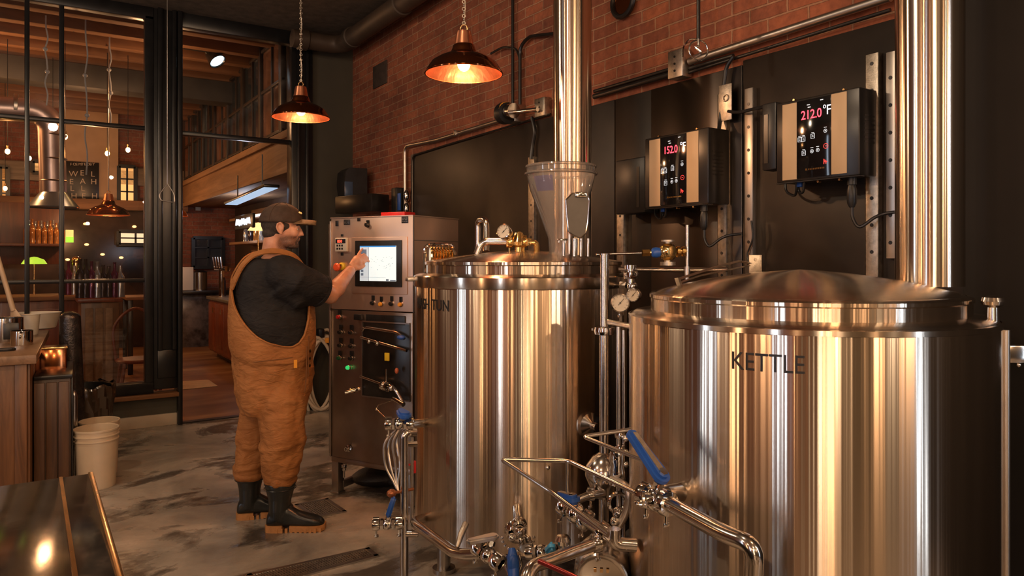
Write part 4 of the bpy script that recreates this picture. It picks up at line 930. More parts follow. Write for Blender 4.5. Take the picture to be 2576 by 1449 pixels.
    w = MB(); w.push(M); w.spline([(gx, -.115, -.05), (gx+.004, -.16, -.05), (gx+.03, -.195, -.055), (gx+.075, -.16, -.08), (gx+.11, -.145, -.1), (gx+.17, -.14, -.11)], .0065, 8, 8); w.pop(); w.build('lead', MT['black'], c)
    w = MB(); w.push(M); w.spline([(-.03, .01, -.1), (-.015, -.03, -.09), (.03, -.05, -.08), (.055, -.03, -.06), (.06, .002, -.05)], .0055, 8, 8).spline([(.06, .002, -.06), (.06, -.035, -.07), (.085, -.04, -.06), (.1, .002, -.05)], .006, 8, 8); w.pop(); w.build('loop_lead', MT['black'], c)
    w = MB(); w.push(M); w.box((.07, -.01, -.06), (.03, .018, .02), bev=.005); w.pop(); w.build('blue_connector', MT['blue'], c)
    return c
controller(1622, 1782, 350, 525, 2.62, '152.0', 'black wall controller reading 152.0 degrees F, nearer the tun', 0, 0)
controller(1953, 2163, 261, 461, 2.64, '212.0', 'black wall controller reading 212.0 degrees F, beside the kettle flue', 0, 0)
# power supply boxes
def psu(px0, px1, pt, pb, xf, label):
    a = WX(px0, pt, xf); b_ = WX(px1, pb, xf); o = thing('power_supply_box', (XB-.03, (a.y+b_.y)/2, min(b_.z, WX(px0, pb, xf).z)), label, 'power supply')
    z0 = WX(px0, pb, xf).z; MB().b3(xf, XB-.045, b_.y, a.y, z0, a.z, .008).b3(XB-.05, XB-.015, b_.y+.02, a.y-.02, z0+.05, a.z-.05).build('case', MT['black'], o)
    MB().b3(xf-.002, xf, b_.y+.04, b_.y+.06, z0+.03, a.z-.05).build('rib', MT['blackmetal'], o)
    return o
psu(1548, 1622, 405, 540, 2.66, 'plain black power supply box just right of the first flue pipe')
psu(1916, 1952, 262, 430, 2.68, 'slim black power supply box tucked between the two digital controllers')
# loose cables on the wall
def cable(name, pts, r, label, mat='black'):
    o = MB().spline(pts, r, 8, 8).build(name, MT[mat]); return tag(o, label, 'cable')
cable('power_cable', [yz(1845, 142, .06), yz(1828, 170, .06), yz(1822, 205, .06), yz(1818, 238, .06), yz(1812, 300, .07), yz(1808, 330, .1)], .009, 'black cable dropping from the bright conduit to the left digital controller')
cable('power_cable', [yz(1832, 280, .07), yz(1860, 282, .08), yz(1905, 272, .09), yz(1960, 262, .11)], .008, 'black cable running level between the two digital controllers')
cable('power_cable', [yz(1338, 295, .05), yz(1345, 330, .05), yz(1340, 365, .05), yz(1336, 400, .06)], .012, 'black cable dropping from the pale outlet box left of the flue')
cable('sensor_wire', [yz(1890, 555, .06), yz(1893, 600, .06), yz(1880, 640, .06), yz(1886, 668, .07)], .004, 'thin wire hanging down the grey strut between the controllers')
tag(MB().push(frame(yz(1825, 258, .07), (0, -1, 0), (0, 0, 1), (-1, 0, 0))).box((0, 0, 0), (.075, .17, .006), bev=.002).torus((.005, .02, .006), .014, .004).pop().build('strut_bracket', MT['zinc']), 'flat plate bracket on the galvanised strut above the 152 degree controller', 'bracket')
# hanging hook and chain at top
hk = thing('hanging_hook', D(1757, 110, 3.3), 'black rod with wire ring and hook hanging from the ceiling', 'hook')
q = D(1757, 98, 3.3)
MB().cyl(q, (q.x, q.y, CZ), .0085).build('rod', MT['blackmetal'], hk)
MB().torus(q-Vector((0, 0, .05)), .045, .0035, cdir(.2, -1)).spline([q, q+Vector((0, 0, -.03)), D(1750, 120, 3.3), D(1764, 132, 3.3), D(1745, 142, 3.3)], .006, 8, 6).spline([q, D(1735, 100, 3.35), D(1720, 118, 3.4), D(1718, 142, 3.5)], .004, 8, 6).build('wire_hook', MT['steel'], hk)
# far end: dispenser, ledge, boxes
td = thing('towel_dispenser', WX(890, 500, XB-.1), 'black paper towel dispenser in the corner above the cabinet', 'dispenser')
p = D(885, 466, 7.1)
Mt = frame(p, cdir(.85, .5), cdir(-.5, .85), (0, 0, 1))
ol = [(.09, -.155), (.11, 0), (.10, .12), (.06, .155), (-.11, .155), (-.11, -.155)]
m = MB(); m.prism([(x, y) for x, y in ol], .26, Mt @ frame((0, .13, 0), (-1, 0, 0), (0, 0, 1), (0, -1, 0))); m.build('case', MT['black'], td)
m = MB(); m.push(Mt); m.box((-.075, -.135, -.06), (.08, .012, .16), bev=.005); m.pop(); m.build('blue_window', M_plain('smoky_blue', (.05, .08, .14), .2, 0, .1, 5, 0), td)
sh = MB().push(frame(D(910, 514, 6.75), cdir(.75, -.66), cdir(.66, .75), (0, 0, 1))).box((0, 0, 0), (.55, .2, .16), bev=.01).pop().build('wall_ledge', MT['blackmetal']); tag(sh, 'black sloping wall ledge behind the top of the cabinet', 'shelf')
tag(MB().push(CM).box((.21, .42, CTOP+.028), (.20, .12, .05), bev=.004).pop().build('red_box', MT['red']), 'red box on the back top of the control cabinet', 'box')
tb = thing('soap_dispenser', D(1003, 510, 6.2), 'slim black and blue dispenser on the brick above the cabinet', 'dispenser')
MB().box(yz(1004, 510, .055), (.112, .10, .26), bev=.01).build('case', MT['black'], tb)
MB().box(yz(1004, 508, .113), (.012, .05, .15), bev=.003).build('blue_front', MT['blue'], tb)
for yy, lb in ((492, 'upper chrome latch at the foot of the rounded conduit'), (524, 'lower chrome latch at the foot of the rounded conduit')):
    tag(MB().ell(yz(1024, yy, .035), (.03, .02, .055)).build('chrome_latch', MT['chrome']), lb, 'latch')
# ceiling pipe
cp = thing('ceiling_pipe', D(900, 100, 6.9), 'dark brown pipe running under the ceiling along the brick wall', 'pipe')
MB().tube([(2.1, 7.0, 3.60), (2.58, 7.0, 3.60), (2.58, 2.0, 3.62)], .085, .16, 20).build('tube', M_plain('brown_pipe', (.06, .04, .028), .55, .2, .2, 6, .1), cp)
mcoup = M_plain('brown_coupling', (.05, .035, .025), .55, .2, .2, 6, .1)
for y in (6.7, 5.6, 4.4): MB().lathe([(.085, -.04), (.098, -.035), (.098, .035), (.085, .04)], (2.58, y, 3.605), (0, 1, 0), 24).build('coupling', mcoup, cp)
MB().lathe([(.085, -.05), (.1, -.04), (.1, .04), (.085, .05)], (2.2, 7.0, 3.6), (1, 0, 0), 24).build('coupling', mcoup, cp)
# ================================================================ FLOOR DRAINS
def grate(c0, c1, c2, c3, label, nx, ny, name='floor_drain', z=.004):
    o = thing(name, (c0+c2)*.5, label, 'floor drain')
    m = MB(); cs = [c0, c1, c2, c3]; ctr = (c0+c2)*.5
    def ln(a, b_, w, h): 
        d = (b_-a); m.box((a+b_)/2+Vector((0, 0, h/2)), (d.length+w, w, h), math.atan2(d.y, d.x))
    for i in range(4): ln(cs[i], cs[(i+1) % 4], .022, .008)
    m.build('frame', MT['satin'], o)
    m = MB()
    for i in range(1, nx): t_ = i/nx; ln(c0.lerp(c1, t_), c3.lerp(c2, t_), .008, .006)
    for i in range(1, ny): t_ = i/ny; ln(c0.lerp(c3, t_), c1.lerp(c2, t_), .008, .0055)
    m.build('grid', MT['zinc'], o)
    m = MB(); m.add([c0+Vector((0, 0, .002)), c1+Vector((0, 0, .002)), c2+Vector((0, 0, .002)), c3+Vector((0, 0, .002))], [(0, 1, 2, 3)]); m.build('pit', MT['black'], o)
grate(G(747, 1272), G(822, 1258), G(866, 1288), G(790, 1303), 'square metal floor grate behind the front boot', 13, 10)
grate(G(628, 1449), G(925, 1383), G(946, 1400), G(668, 1475), 'long narrow trench grate in the floor at the bottom of the picture', 44, 5)
# ================================================================ THE MAN
PS = 4.18
man = thing('person', cdir(-1.36, 4.17), 'man in dark cap, black T-shirt, tan bib overalls and rubber boots touching the screen', 'person')
def remesh(o, vox, smooth=6, disp=None, adapt=0):
    r = o.modifiers.new('union', 'REMESH'); r.mode = 'VOXEL'; r.voxel_size = vox; r.use_smooth_shade = True
    s_ = o.modifiers.new('soft', 'SMOOTH'); s_.factor = .5; s_.iterations = smooth
    if disp:
        tx = bpy.data.textures.new('folds', 'CLOUDS'); tx.noise_scale = disp[0]; tx.noise_depth = 2
        d_ = o.modifiers.new('folds', 'DISPLACE'); d_.texture = tx; d_.strength = disp[1]; d_.mid_level = .5; d_.texture_coords = 'LOCAL'
    return o
FA = Vector(cdir(.94, .34)); RA = Vector(cdir(.34, -.94)); UP = Vector((0, 0, 1))
# materials
def skin_mat():
    m, nt, b = newmat('skin'); v = coords(nt); f = noise(nt, v, 18, 5, .6)
    nt.links.new(ramp(nt, f, [(.3, (.50, .22, .13)), (.7, (.66, .34, .22))]), b.inputs['Base Color'])
    b.inputs['Roughness'].default_value = .45; b.inputs['Subsurface Weight'].default_value = .08; b.inputs['Subsurface Radius'].default_value = (.02, .008, .004)
    bump(nt, b, noise(nt, v, 130, 3), .12, .002); return m
def cloth(name, c0, c1, rough, sc=6, fold=.5, fine=400):
    m, nt, b = newmat(name); v = coords(nt); f = noise(nt, v, sc, 6, .6)
    nt.links.new(ramp(nt, f, [(.3, c0), (.7, c1)]), b.inputs['Base Color']); b.inputs['Roughness'].default_value = rough
    b.inputs['Specular IOR Level'].default_value = .25
    w = coords(nt, (1, 1, 2.2)); bump(nt, b, noise(nt, w, 11, 3, .5, 1.4), fold, .02); return m
MSKIN = skin_mat(); MSH = cloth('black_cotton', (.011, .010, .011), (.02, .018, .018), .8, 8, .5)
MDU = cloth('brown_duck_canvas', (.25, .095, .027), (.40, .17, .055), .7, 5, .55)
MCAP = cloth('cap_fabric', (.045, .028, .02), (.075, .048, .034), .8, 20, .2)
MHAIR = M_plain('short_hair', (.035, .024, .018), .7, 0, .5, 90, .8)
MBEARD = M_plain('stubble', (.09, .05, .034), .75, 0, .5, 160, .8)
MBOOT = M_plain('black_rubber', (.014, .016, .015), .28, 0, .2, 12, .08); MSOLE = M_plain('tan_sole', (.42, .19, .06), .6, 0, .15, 30, .1)
# torso profile   (py, px centre, half depth front-back, half width)
TOR = [(1040, 686, .150, .17), (1010, 687, .178, .19), (980, 689, .190, .198), (950, 689, .200, .203), (900, 688, .208, .207), (850, 686, .214, .21), (800, 685, .214, .21), (760, 684, .208, .208), (720, 682, .196, .207), (690, 682, .178, .205), (668, 684, .150, .195), (650, 687, .120, .165), (636, 691, .096, .125), (626, 694, .08, .10)]
TOR = [(D(c, y, PS), a, b_) for y, c, a, b_ in TOR]
def tor(z):
    z = max(TOR[0][0].z, min(TOR[-1][0].z, z))
    for (p, a, b_), (q, a2, b2) in zip(TOR, TOR[1:]):
        if z <= q.z+1e-9:
            t_ = (z-p.z)/(q.z-p.z); c = p.lerp(q, t_); return c, a+(a2-a)*t_, b_+(b2-b_)*t_
def tp(ph, z, off=0.0):
    """ph degrees: 0 front, 90 his right (towards the camera), 180 back"""
    c, a, b_ = tor(z); s_ = R(ph); n = 2.3
    x = math.copysign(abs(math.cos(s_))**(2/n), math.cos(s_)); y = math.copysign(abs(math.sin(s_))**(2/n), math.sin(s_))
    return c+FA*(x*(a+off))+RA*(y*(b_+off))
def zof(py): return HC+(YH-py)*PS/F
def torso_mb(m, zlo, zhi, off=0.0, seg=40, nz=26):
    rings = []; 
    for i in range(nz+1):
        z = zlo+(zhi-zlo)*i/nz; rings.append([tp(360*k_/seg, z, off) for k_ in range(seg)])
    vs = [v for r_ in rings for v in r_]; fs = [(i*seg+k_, i*seg+(k_+1) % seg, (i+1)*seg+(k_+1) % seg, (i+1)*seg+k_) for i in range(nz) for k_ in range(seg)]
    fs.append(tuple(reversed(range(seg)))); fs.append(tuple(nz*seg+k_ for k_ in range(seg))); m.add(vs, fs)
# ---- arm joints
S0 = D(712, 688, 4.03); S1 = D(748, 706, 4.02); EL = D(832, 744, 4.20); WR = D(884, 677, 4.42); TIP = hitplane(912, 626, Vector((CO.x, CO.y, 1))+CN*.020, CYd)
# ---- head
HH = D(709, 572, PS-.01); hf = Vector(cdir(.965, .26)); hr_ = Vector(cdir(.26, -.965))
tilt = R(6); hz_ = (UP*math.cos(tilt)+hf*math.sin(tilt)); hfx = (hf*math.cos(tilt)-UP*math.sin(tilt))
HM = frame(HH, hfx, -hr_, hz_)     # local x forward, y his left, z up
m = MB(); m.push(HM)
m.ell((-.012, 0, .032), (.100, .077, .090)); m.ell((.026, 0, -.02), (.074, .064, .085)); m.ell((.04, 0, -.074), (.052, .052, .038)); m.ell((.078, 0, -.092), (.022, .028, .019))
m.ell((.082, 0, .018), (.018, .045, .012)); m.ell((.075, 0, -.055), (.028, .034, .03))
m.sweep([(.092, 0, .012), (.108, 0, -.012), (.116, 0, -.028), (.098, 0, -.034)], [.008, .009, .0115, .008], 12)
for s_ in (-1, 1): m.ell((.102, s_*.008, -.030), (.009, .006, .006)); m.ell((.062, s_*.038, -.024), (.032, .022, .03)); m.ell((.083, s_*.032, .007), (.012, .017, .006))
m.ell((.0985, 0, -.053), (.008, .024, .0055)); m.ell((.0965, 0, -.063), (.008, .022, .006))
for s_ in (-1, 1):
    E = Matrix.Translation((-.004, s_*.077, -.006)) @ Matrix.Rotation(R(-10), 4, 'Y')
    m.push(E); m.ell((0, 0, 0), (.020, .007, .032)); m.sweep([(.012, s_*.006, -.012), (.016, s_*.007, .012), (.004, s_*.010, .030), (-.014, s_*.012, .024), (-.020, s_*.012, .004), (-.013, s_*.009, -.018), (-.002, s_*.005, -.032)], .0052, 8); m.ell((.002, s_*.002, -.031), (.008, .006, .010)); m.pop()
m.pop()
nb = D(690, 640, PS)
m.sweep([HH+hfx*-.028+hz_*-.03, HH+hfx*-.035+hz_*-.09, nb+UP*.02, nb-UP*.06], [.058, .057, .070, .10], 22)
torso_mb(m, zof(980), zof(640), -.034)
for q in (S0,): m.ball(q, .07, 20)
m.sweep([S0, S1, EL, EL.lerp(WR, .25), EL.lerp(WR, .75), WR], [.066, .062, .048, .052, .036, .0295], 20)
m.ball(EL, .047, 16)
m.sweep([S1.lerp(EL, .45), EL.lerp(WR, .08)-UP*.004], [.05, .045], 16)
# left arm, held in front of his body on the far side
LS = tp(-88, zof(690))-RA*-.01; LE = D(745, 800, 4.42); LW = D(752, 800, 4.30)
m.sweep([LS, LS.lerp(LE, .5), LE], [.06, .055, .045], 16)
# legs inside the overalls
RH = D(705, 965, 4.08); RK = D(712, 1100, 4.08); RAn = D(704, 1230, 4.09); LH = D(668, 965, 4.28); LK = D(640, 1100, 4.27); LA = D(628, 1215, 4.27)
m.sweep([RH+UP*.03, RH, RK, RAn], [.07, .07, .058, .048], 18); m.sweep([LH+UP*.03, LH, LK, LA], [.07, .07, .058, .048], 18)
# ---- hand: right hand seen from its back, index finger on the glass
fd = (TIP-WR).normalized()
def hp_(px, py, d): return D(px, py, d)
PALM = [hp_(886, 674, 4.43), hp_(893, 666, 4.455), hp_(903, 655, 4.48), hp_(909, 650, 4.49)]
m.sweep(PALM, [.030, .036, .040, .030], 18, flat=.55, up=RA)
m.ell(hp_(898, 660, 4.47), (.036, .030, .036))
KN = [hp_(899, 647, 4.49), hp_(907, 647, 4.49), hp_(913, 652, 4.49), hp_(915, 661, 4.48)]
fingers = [
  [KN[0], hp_(902, 640, 4.505), hp_(906, 633, 4.525), TIP],
  [KN[1], hp_(916, 640, 4.52), hp_(921, 644, 4.545), hp_(921, 650, 4.55)],
  [KN[2], hp_(922, 647, 4.52), hp_(928, 652, 4.545), hp_(928, 658, 4.55)],
  [KN[3], hp_(922, 656, 4.51), hp_(930, 658, 4.535), hp_(934, 661, 4.55)],
]
for i, fg in enumerate(fingers):
    r0 = [.0105, .0105, .010, .0088][i]; m.sweep([PALM[2].lerp(KN[i], .3)]+fg, [.012, r0, r0*.95, r0*.85, r0*.68], 12); m.ball(fg[0], r0*1.15, 12); m.ball(fg[-1], r0*.7, 10)
m.sweep([hp_(892, 672, 4.44), hp_(903, 676, 4.455), hp_(912, 672, 4.475), hp_(918, 667, 4.49)], [.015, .0125, .0105, .008], 12)
# left hand around the far side, clasped at the waist
m.sweep([LE, LW], [.045, .035], 14)
body = m.build('body', MSKIN, man); remesh(body, .0042, 5)
# stubble on the jaw: darker skin where the beard grows
nt = MSKIN.node_tree; b_s = nt.nodes['Principled BSDF']; Rm = HM.to_3x3(); ofs = HH-man.location; Ri = Rm.transposed()
vv = coords(nt, (1, 1, 1), loc=tuple(-(Ri @ ofs)), rot=tuple(Ri.to_euler('XYZ')))
def blob(c, r):
    mp = N(nt, 'ShaderNodeMapping'); mp.inputs['Scale'].default_value = tuple(1/x for x in r); mp.inputs['Location'].default_value = tuple(-a/b for a, b in zip(c, r)); nt.links.new(vv, mp.inputs[0])
    ln = N(nt, 'ShaderNodeVectorMath'); ln.operation = 'LENGTH'; nt.links.new(mp.outputs[0], ln.inputs[0])
    mr = N(nt, 'ShaderNodeMapRange'); mr.inputs['From Min'].default_value = 1.0; mr.inputs['From Max'].default_value = .78; nt.links.new(ln.outputs['Value'], mr.inputs[0]); return mr.outputs[0]
f1 = blob((.045, 0, -.088), (.085, .10, .068)); nz_ = noise(nt, vv, 420, 2, .7)
mu = N(nt, 'ShaderNodeMath'); mu.operation = 'MULTIPLY'; nt.links.new(f1, mu.inputs[0]); rr_ = ramp(nt, nz_, [(.3, (.3, .3, .3)), (.6, (1, 1, 1))]); nt.links.new(rr_, mu.inputs[1])
mx_s = N(nt, 'ShaderNodeMix'); mx_s.data_type = 'RGBA'; nt.links.new(mu.outputs[0], mx_s.inputs['Factor'])
nt.links.new(b_s.inputs['Base Color'].links[0].from_socket, mx_s.inputs['A']); mx_s.inputs['B'].default_value = (.115, .062, .045, 1); nt.links.new(mx_s.outputs['Result'], b_s.inputs['Base Color'])
# ---- eyes and brows
for s_ in (-1, 1):
    m = MB(); m.push(HM); m.ell((.0815, s_*.032, -.002), (.0105, .012, .0075)); m.pop(); e = m.build('eye', MT['white'], man)
    m = MB(); m.push(HM); m.ell((.0908, s_*.033, -.002), (.002, .0042, .0042)); m.pop(); m.build('iris', MT['black'], e)
    m = MB(); m.push(HM); m.sweep([(.096, s_*.014, .018), (.094, s_*.034, .024), (.080, s_*.055, .018)], [.004, .0048, .003], 8); m.pop(); m.build('eyebrow', MHAIR, man)
# ---- hair and beard (thin shells over the skull and jaw)
m = MB(); m.push(HM); m.ell((-.018, 0, .018), (.099, .0795, .083)); m.ell((-.048, 0, -.042), (.056, .062, .040))
for s_ in (-1, 1): m.ell((.020, s_*.064, .012), (.010, .009, .024))
m.pop(); hair = m.build('hair', MHAIR, man); remesh(hair, .005, 4)
m = MB(); m.push(HM); m.ell((.080, 0, -.094), (.0235, .029, .019)); m.ell((.0965, 0, -.0445), (.012, .026, .0055)); m.ell((.058, 0, -.100), (.035, .034, .016))
for s_ in (-1, 1): m.sweep([(.1, s_*.020, -.046), (.094, s_*.028, -.06), (.086, s_*.026, -.080)], [.0045, .005, .007], 8)
m.pop(); beard = m.build('beard', MBEARD, man); remesh(beard, .005, 3)
# ---- cap
cap = MB(); cap.push(HM)
vs = []; fs = []; seg = 40; rg = 12
for i in range(rg+1):
    a = (PI/2)*i/rg
    for k_ in range(seg):
        p_ = 2*PI*k_/seg; rx = .118 if math.cos(p_) > 0 else .118; h = .105
        vs.append((-.010+rx*math.cos(a)**.85*math.cos(p_), .088*math.cos(a)**.85*math.sin(p_), .034+h*math.sin(a)-.018*(math.cos(a)*(1-math.cos(p_))/2)))
fs = [(i*seg+k_, i*seg+(k_+1) % seg, (i+1)*seg+(k_+1) % seg, (i+1)*seg+k_) for i in range(rg) for k_ in range(seg)]
cap.add(vs, fs); cap.pop(); cp_ = cap.build('cap', MCAP, man, weld=True)
sm = cp_.modifiers.new('thickness', 'SOLIDIFY'); sm.thickness = .004
br_ = MB(); br_.push(HM); vs = []; nx, ny = 10, 16
for i in range(nx+1):
    t_ = i/nx
    for j_ in range(ny+1):
        s_ = -1+2*j_/ny; half = .074*math.sqrt(max(0, 1-(t_*.92)**3.2)); x = .080+.105*t_-.018*(abs(s_)**2)*(1-t_); y = half*s_
        z = .056+.010*t_-.030*(s_**2)*(1-.15*t_)-.006*t_*t_
        vs.append((x, y, z))
fs = [(i*(ny+1)+j_, i*(ny+1)+j_+1, (i+1)*(ny+1)+j_+1, (i+1)*(ny+1)+j_) for i in range(nx) for j_ in range(ny)]
br_.add(vs, fs); br_.pop(); bb = br_.build('brim', cloth('brim_fabric', (.13, .075, .035), (.24, .15, .08), .7, 60, .1), cp_); sm = bb.modifiers.new('thickness', 'SOLIDIFY'); sm.thickness = .004
m = MB(); m.push(HM); m.lathe([(.007, 0), (.006, .004), (0, .005)], (-.01, 0, .138), None, 12); m.pop(); m.build('top_button', MCAP, cp_)
m = MB(); m.push(HM)
for an in (0, 60, 120, 180, 240, 300):
    pts = []
    for i in range(9):
        a = R(90*i/8); pts.append((-.010+.1185*math.cos(a)**.85*math.cos(R(an)), .0885*math.cos(a)**.85*math.sin(R(an)), .0345+.1055*math.sin(a)-.018*(math.cos(a)*(1-math.cos(R(an)))/2)))
    m.sweep(pts, .0013, 6)
m.pop(); m.build('seam', MCAP, cp_)
m = MB(); m.push(HM); m.box((.092, -.018, .092), (.02, .03, .012), M=Matrix.Rotation(R(35), 4, 'Y'), bev=.002); m.pop(); m.build('patch', MT['brass'], cp_)
# ---- t-shirt
m = MB(); torso_mb(m, zof(898), zof(652), .004); m.sweep([nb+UP*.0, nb-UP*.045], [.082, .125], 28)
SE = S1.lerp(EL, .66)
m.sweep([S0-RA*.05, S0, S1, S1.lerp(EL, .35), SE], [.10, .105, .10, .092, .090], 26); m.ball(S0, .102, 24)
m.sweep([tp(-80, zof(700)), LS, LS.lerp(LE, .55)], [.09, .09, .085], 22)
# drape under the arm
m.sweep([S0-UP*.05, D(752, 748, 4.06), D(792, 742, 4.12)], [.10, .075, .055], 20)
sh_ = m.build('tshirt', MSH, man); remesh(sh_, .0085, 7, (.13, .022))
m = MB(); m.torus(nb+UP*.004, .0785, .007, (FA*.2+UP), seg=36); m.build('collar', MSH, sh_)
m = MB(); ax_ = (EL-S1).normalized(); m.lathe([(.083, -.012), (.0935, -.012), (.0945, .006), (.084, .008)], SE, ax_, 36); m.build('sleeve_hem', MSH, sh_)
# ---- overalls: trousers
m = MB(); torso_mb(m, zof(1035), zof(880), .013)
m.sweep([D(708, 975, 4.10), D(708, 1010, 4.09), D(709, 1060, 4.08), D(711, 1100, 4.07), D(706, 1150, 4.07), D(703, 1195, 4.08), D(703, 1222, 4.08)], [.118, .128, .126, .122, .110, .094, .080], 28)
m.sweep([D(672, 975, 4.26), D(664, 1010, 4.27), D(652, 1060, 4.27), D(642, 1100, 4.27), D(632, 1150, 4.27), D(628, 1182, 4.27), D(628, 1202, 4.27)], [.118, .120, .112, .105, .096, .088, .078], 28)
m.ell(D(690, 985, 4.18), (.16, .16, .10))
for (px, py, d, r_) in ((704, 1205, 4.08, .088), (706, 1180, 4.08, .100), (628, 1190, 4.27, .088), (630, 1168, 4.27, .096), (709, 1112, 4.07, .124), (642, 1108, 4.27, .106)): m.torus(D(px, py, d), r_-.008, .014, (random.uniform(-.2, .2), random.uniform(-.2, .2), 1), seg=28)
ov = m.build('overalls', MDU, man); remesh(ov, .0085, 6, (.11, .038))
# bib shell: upper edge follows a curve round the body
EDGE = [(0, 700), (18, 702), (26, 712), (34, 745), (42, 800), (50, 835), (60, 854), (70, 862), (82, 860), (95, 850), (108, 835), (120, 815), (130, 796), (140, 776), (148, 758), (156, 735), (163, 715), (170, 700), (180, 694)]
def etop(ph): ph = abs(((ph+180) % 360)-180); return zof(lerp(EDGE, ph))
vs = []; nseg = 120; nr = 22; zb = zof(915)
for i in range(nr+1):
    for k_ in range(nseg):
        ph = 360*k_/nseg; z = zb+(etop(ph)-zb)*i/nr; vs.append(tp(ph, z, .024-.022*max(0, 1-i/5)))
fs = [(i*nseg+k_, i*nseg+(k_+1) % nseg, (i+1)*nseg+(k_+1) % nseg, (i+1)*nseg+k_) for i in range(nr) for k_ in range(nseg)]
bib = MB().add(vs, fs).build('bib', MDU, man); sm = bib.modifiers.new('thickness', 'SOLIDIFY'); sm.thickness = .006
m = MB(); m.sweep([tp(ph, etop(ph)-.004, .027) for ph in range(0, 361, 3)], .0042, 8); m.build('bib_hem', MDU, bib)
m = MB()
for (a, b_) in ((70, 118),): m.sweep([tp(ph, zof(888)-.0004*(ph-70), .026) for ph in range(a, b_, 4)], .0022, 6)
m.sweep([tp(47, zof(y), .028) for y in range(865, 985, 8)], .0028, 6); m.sweep([tp(42, zof(y), .026) for y in range(842, 950, 8)], .003, 6)
m.build('seam_line', cloth('seam_thread', (.16, .07, .025), (.22, .1, .04), .8, 5, 0), bib)
m = MB()
for y in (878, 896, 914): m.lathe([(.009, 0), (.009, .003), (0, .005)], tp(40, zof(y), .028), FA*.7+RA*.7, 14)
m.build('button', MT['brass'], bib)
m = MB(); p = tp(66, zof(905), .026); n_ = (FA*.25+RA).normalized(); m.push(frame(p, UP.cross(n_), UP, n_)).box((0, 0, 0), (.018, .045, .004)).pop(); m.build('cloth_label', MT['orange'], bib)
# straps
def strap(side, pts_):
    ctr = []
    for ph, py, off in pts_: ctr.append(tp(side*ph, zof(py), off))
    path = crom(ctr, 6); vs = []; fs = []
    for i, p in enumerate(path):
        t_ = (path[min(i+1, len(path)-1)]-path[max(0, i-1)]).normalized(); c_, _, _ = tor(p.z)
        n_ = (p-(Vector((c_.x, c_.y, min(p.z, zof(705)))))).normalized(); w_ = t_.cross(n_).normalized(); n_ = w_.cross(t_)
        for a, b_ in ((-.019, -.004), (-.019, .004), (.019, .004), (.019, -.004)): vs.append(p+w_*a+n_*b_)
    for i in range(len(path)-1):
        for k_ in range(4): fs.append((i*4+k_, i*4+(k_+1) % 4, (i+1)*4+(k_+1) % 4, (i+1)*4+k_))
    fs += [(3, 2, 1, 0), tuple((len(path)-1)*4+k_ for k_ in range(4))]
    return MB().add(vs, fs).build('strap', MDU, man, ang=50)
strap(1, [(158, 722, .026), (153, 700, .026), (151, 672, .028), (146, 652, .032), (130, 638, .034), (95, 632, .036), (60, 640, .040), (40, 656, .036), (30, 680, .030), (25, 706, .026)])
strap(-1, [(184, 712, .026), (181, 692, .026), (178, 668, .030), (168, 650, .034), (140, 640, .036), (100, 636, .038), (60, 642, .040), (40, 656, .036), (30, 680, .030), (25, 706, .026)])
# ---- boots
def boot(heel, f, top, shaft_r, name='boot'):
    f = Vector(f).normalized(); s_ = UP.cross(f)
    M = frame((heel.x, heel.y, 0), f, s_, UP)       # x from heel to toe
    L = .315
    def foot(m, z0, sec, seg=28):
        vs = []; fs = []
        for (x, hw, zt, zb_) in sec:
            for k_ in range(seg):
                a = 2*PI*k_/seg; vs.append((x, hw*math.copysign(abs(math.cos(a))**.8, math.cos(a)), zb_+(zt-zb_)*(.5+.5*math.copysign(abs(math.sin(a))**.8, math.sin(a)))))
        n = len(sec); fs = [(i*seg+k_, i*seg+(k_+1) % seg, (i+1)*seg+(k_+1) % seg, (i+1)*seg+k_) for i in range(n-1) for k_ in range(seg)]
        fs += [tuple(reversed(range(seg))), tuple((n-1)*seg+k_ for k_ in range(seg))]; m.add(vs, fs)
    m = MB(); m.push(M)
    foot(m, 0, [(-.002, .02, .07, .03), (.008, .038, .10, .022), (.04, .045, .13, .02), (.09, .045, .145, .02), (.13, .043, .13, .02), (.17, .047, .105, .02), (.215, .052, .09, .02), (.26, .052, .078, .02), (.295, .042, .062, .022), (.312, .022, .045, .026)])
    tl = M.inverted() @ top
    m.sweep([(.062, 0, .06), (.066, 0, .11), (.068, tl.y*.3, .17), ((.07+tl.x)/2, tl.y*.6, .24), (tl.x, tl.y, tl.z)], [.050, .056, .062, shaft_r*.97, shaft_r], 30)
    m.pop(); o = m.build(name, MBOOT, man); remesh(o, .006, 5)
    m = MB(); m.push(M); m.torus((tl.x, tl.y, tl.z-.004), shaft_r-.002, .006, seg=36).lathe([(shaft_r+.001, -.035), (shaft_r+.003, -.033), (shaft_r+.003, -.03), (shaft_r+.001, -.028)], (tl.x, tl.y, tl.z), None, 36); m.pop(); m.build('boot_cuff', MBOOT, o)
    m = MB(); m.push(M); ol = []
    for (x, hw) in [(-.006, .024), (.004, .042), (.04, .050), (.09, .048), (.13, .046), (.17, .050), (.215, .056), (.26, .056), (.298, .046), (.318, .024)]: ol.append((x, hw))
    ol2 = ol+[(x, -hw) for x, hw in reversed(ol)]
    m.prism([p for p in ol2 if p[0] < .10], .036).prism([p for p in ol2 if p[0] > .09], .030, Matrix.Translation((0, 0, .004)))
    for i in range(12):
        x = .0+.026*i; hw = lerp(ol, x); 
        for q in (-1, 1): m.box((x+.01, q*(hw-.003), .011), (.014, .010, .022))
    m.pop(); m.build('sole', MSOLE, o)
    return o
boot(G(672, 1334), cdir(.99, .06), D(705, 1212, 4.08), .083)
boot(G(597, 1304), cdir(.93, .25), D(628, 1190, 4.27), .080)
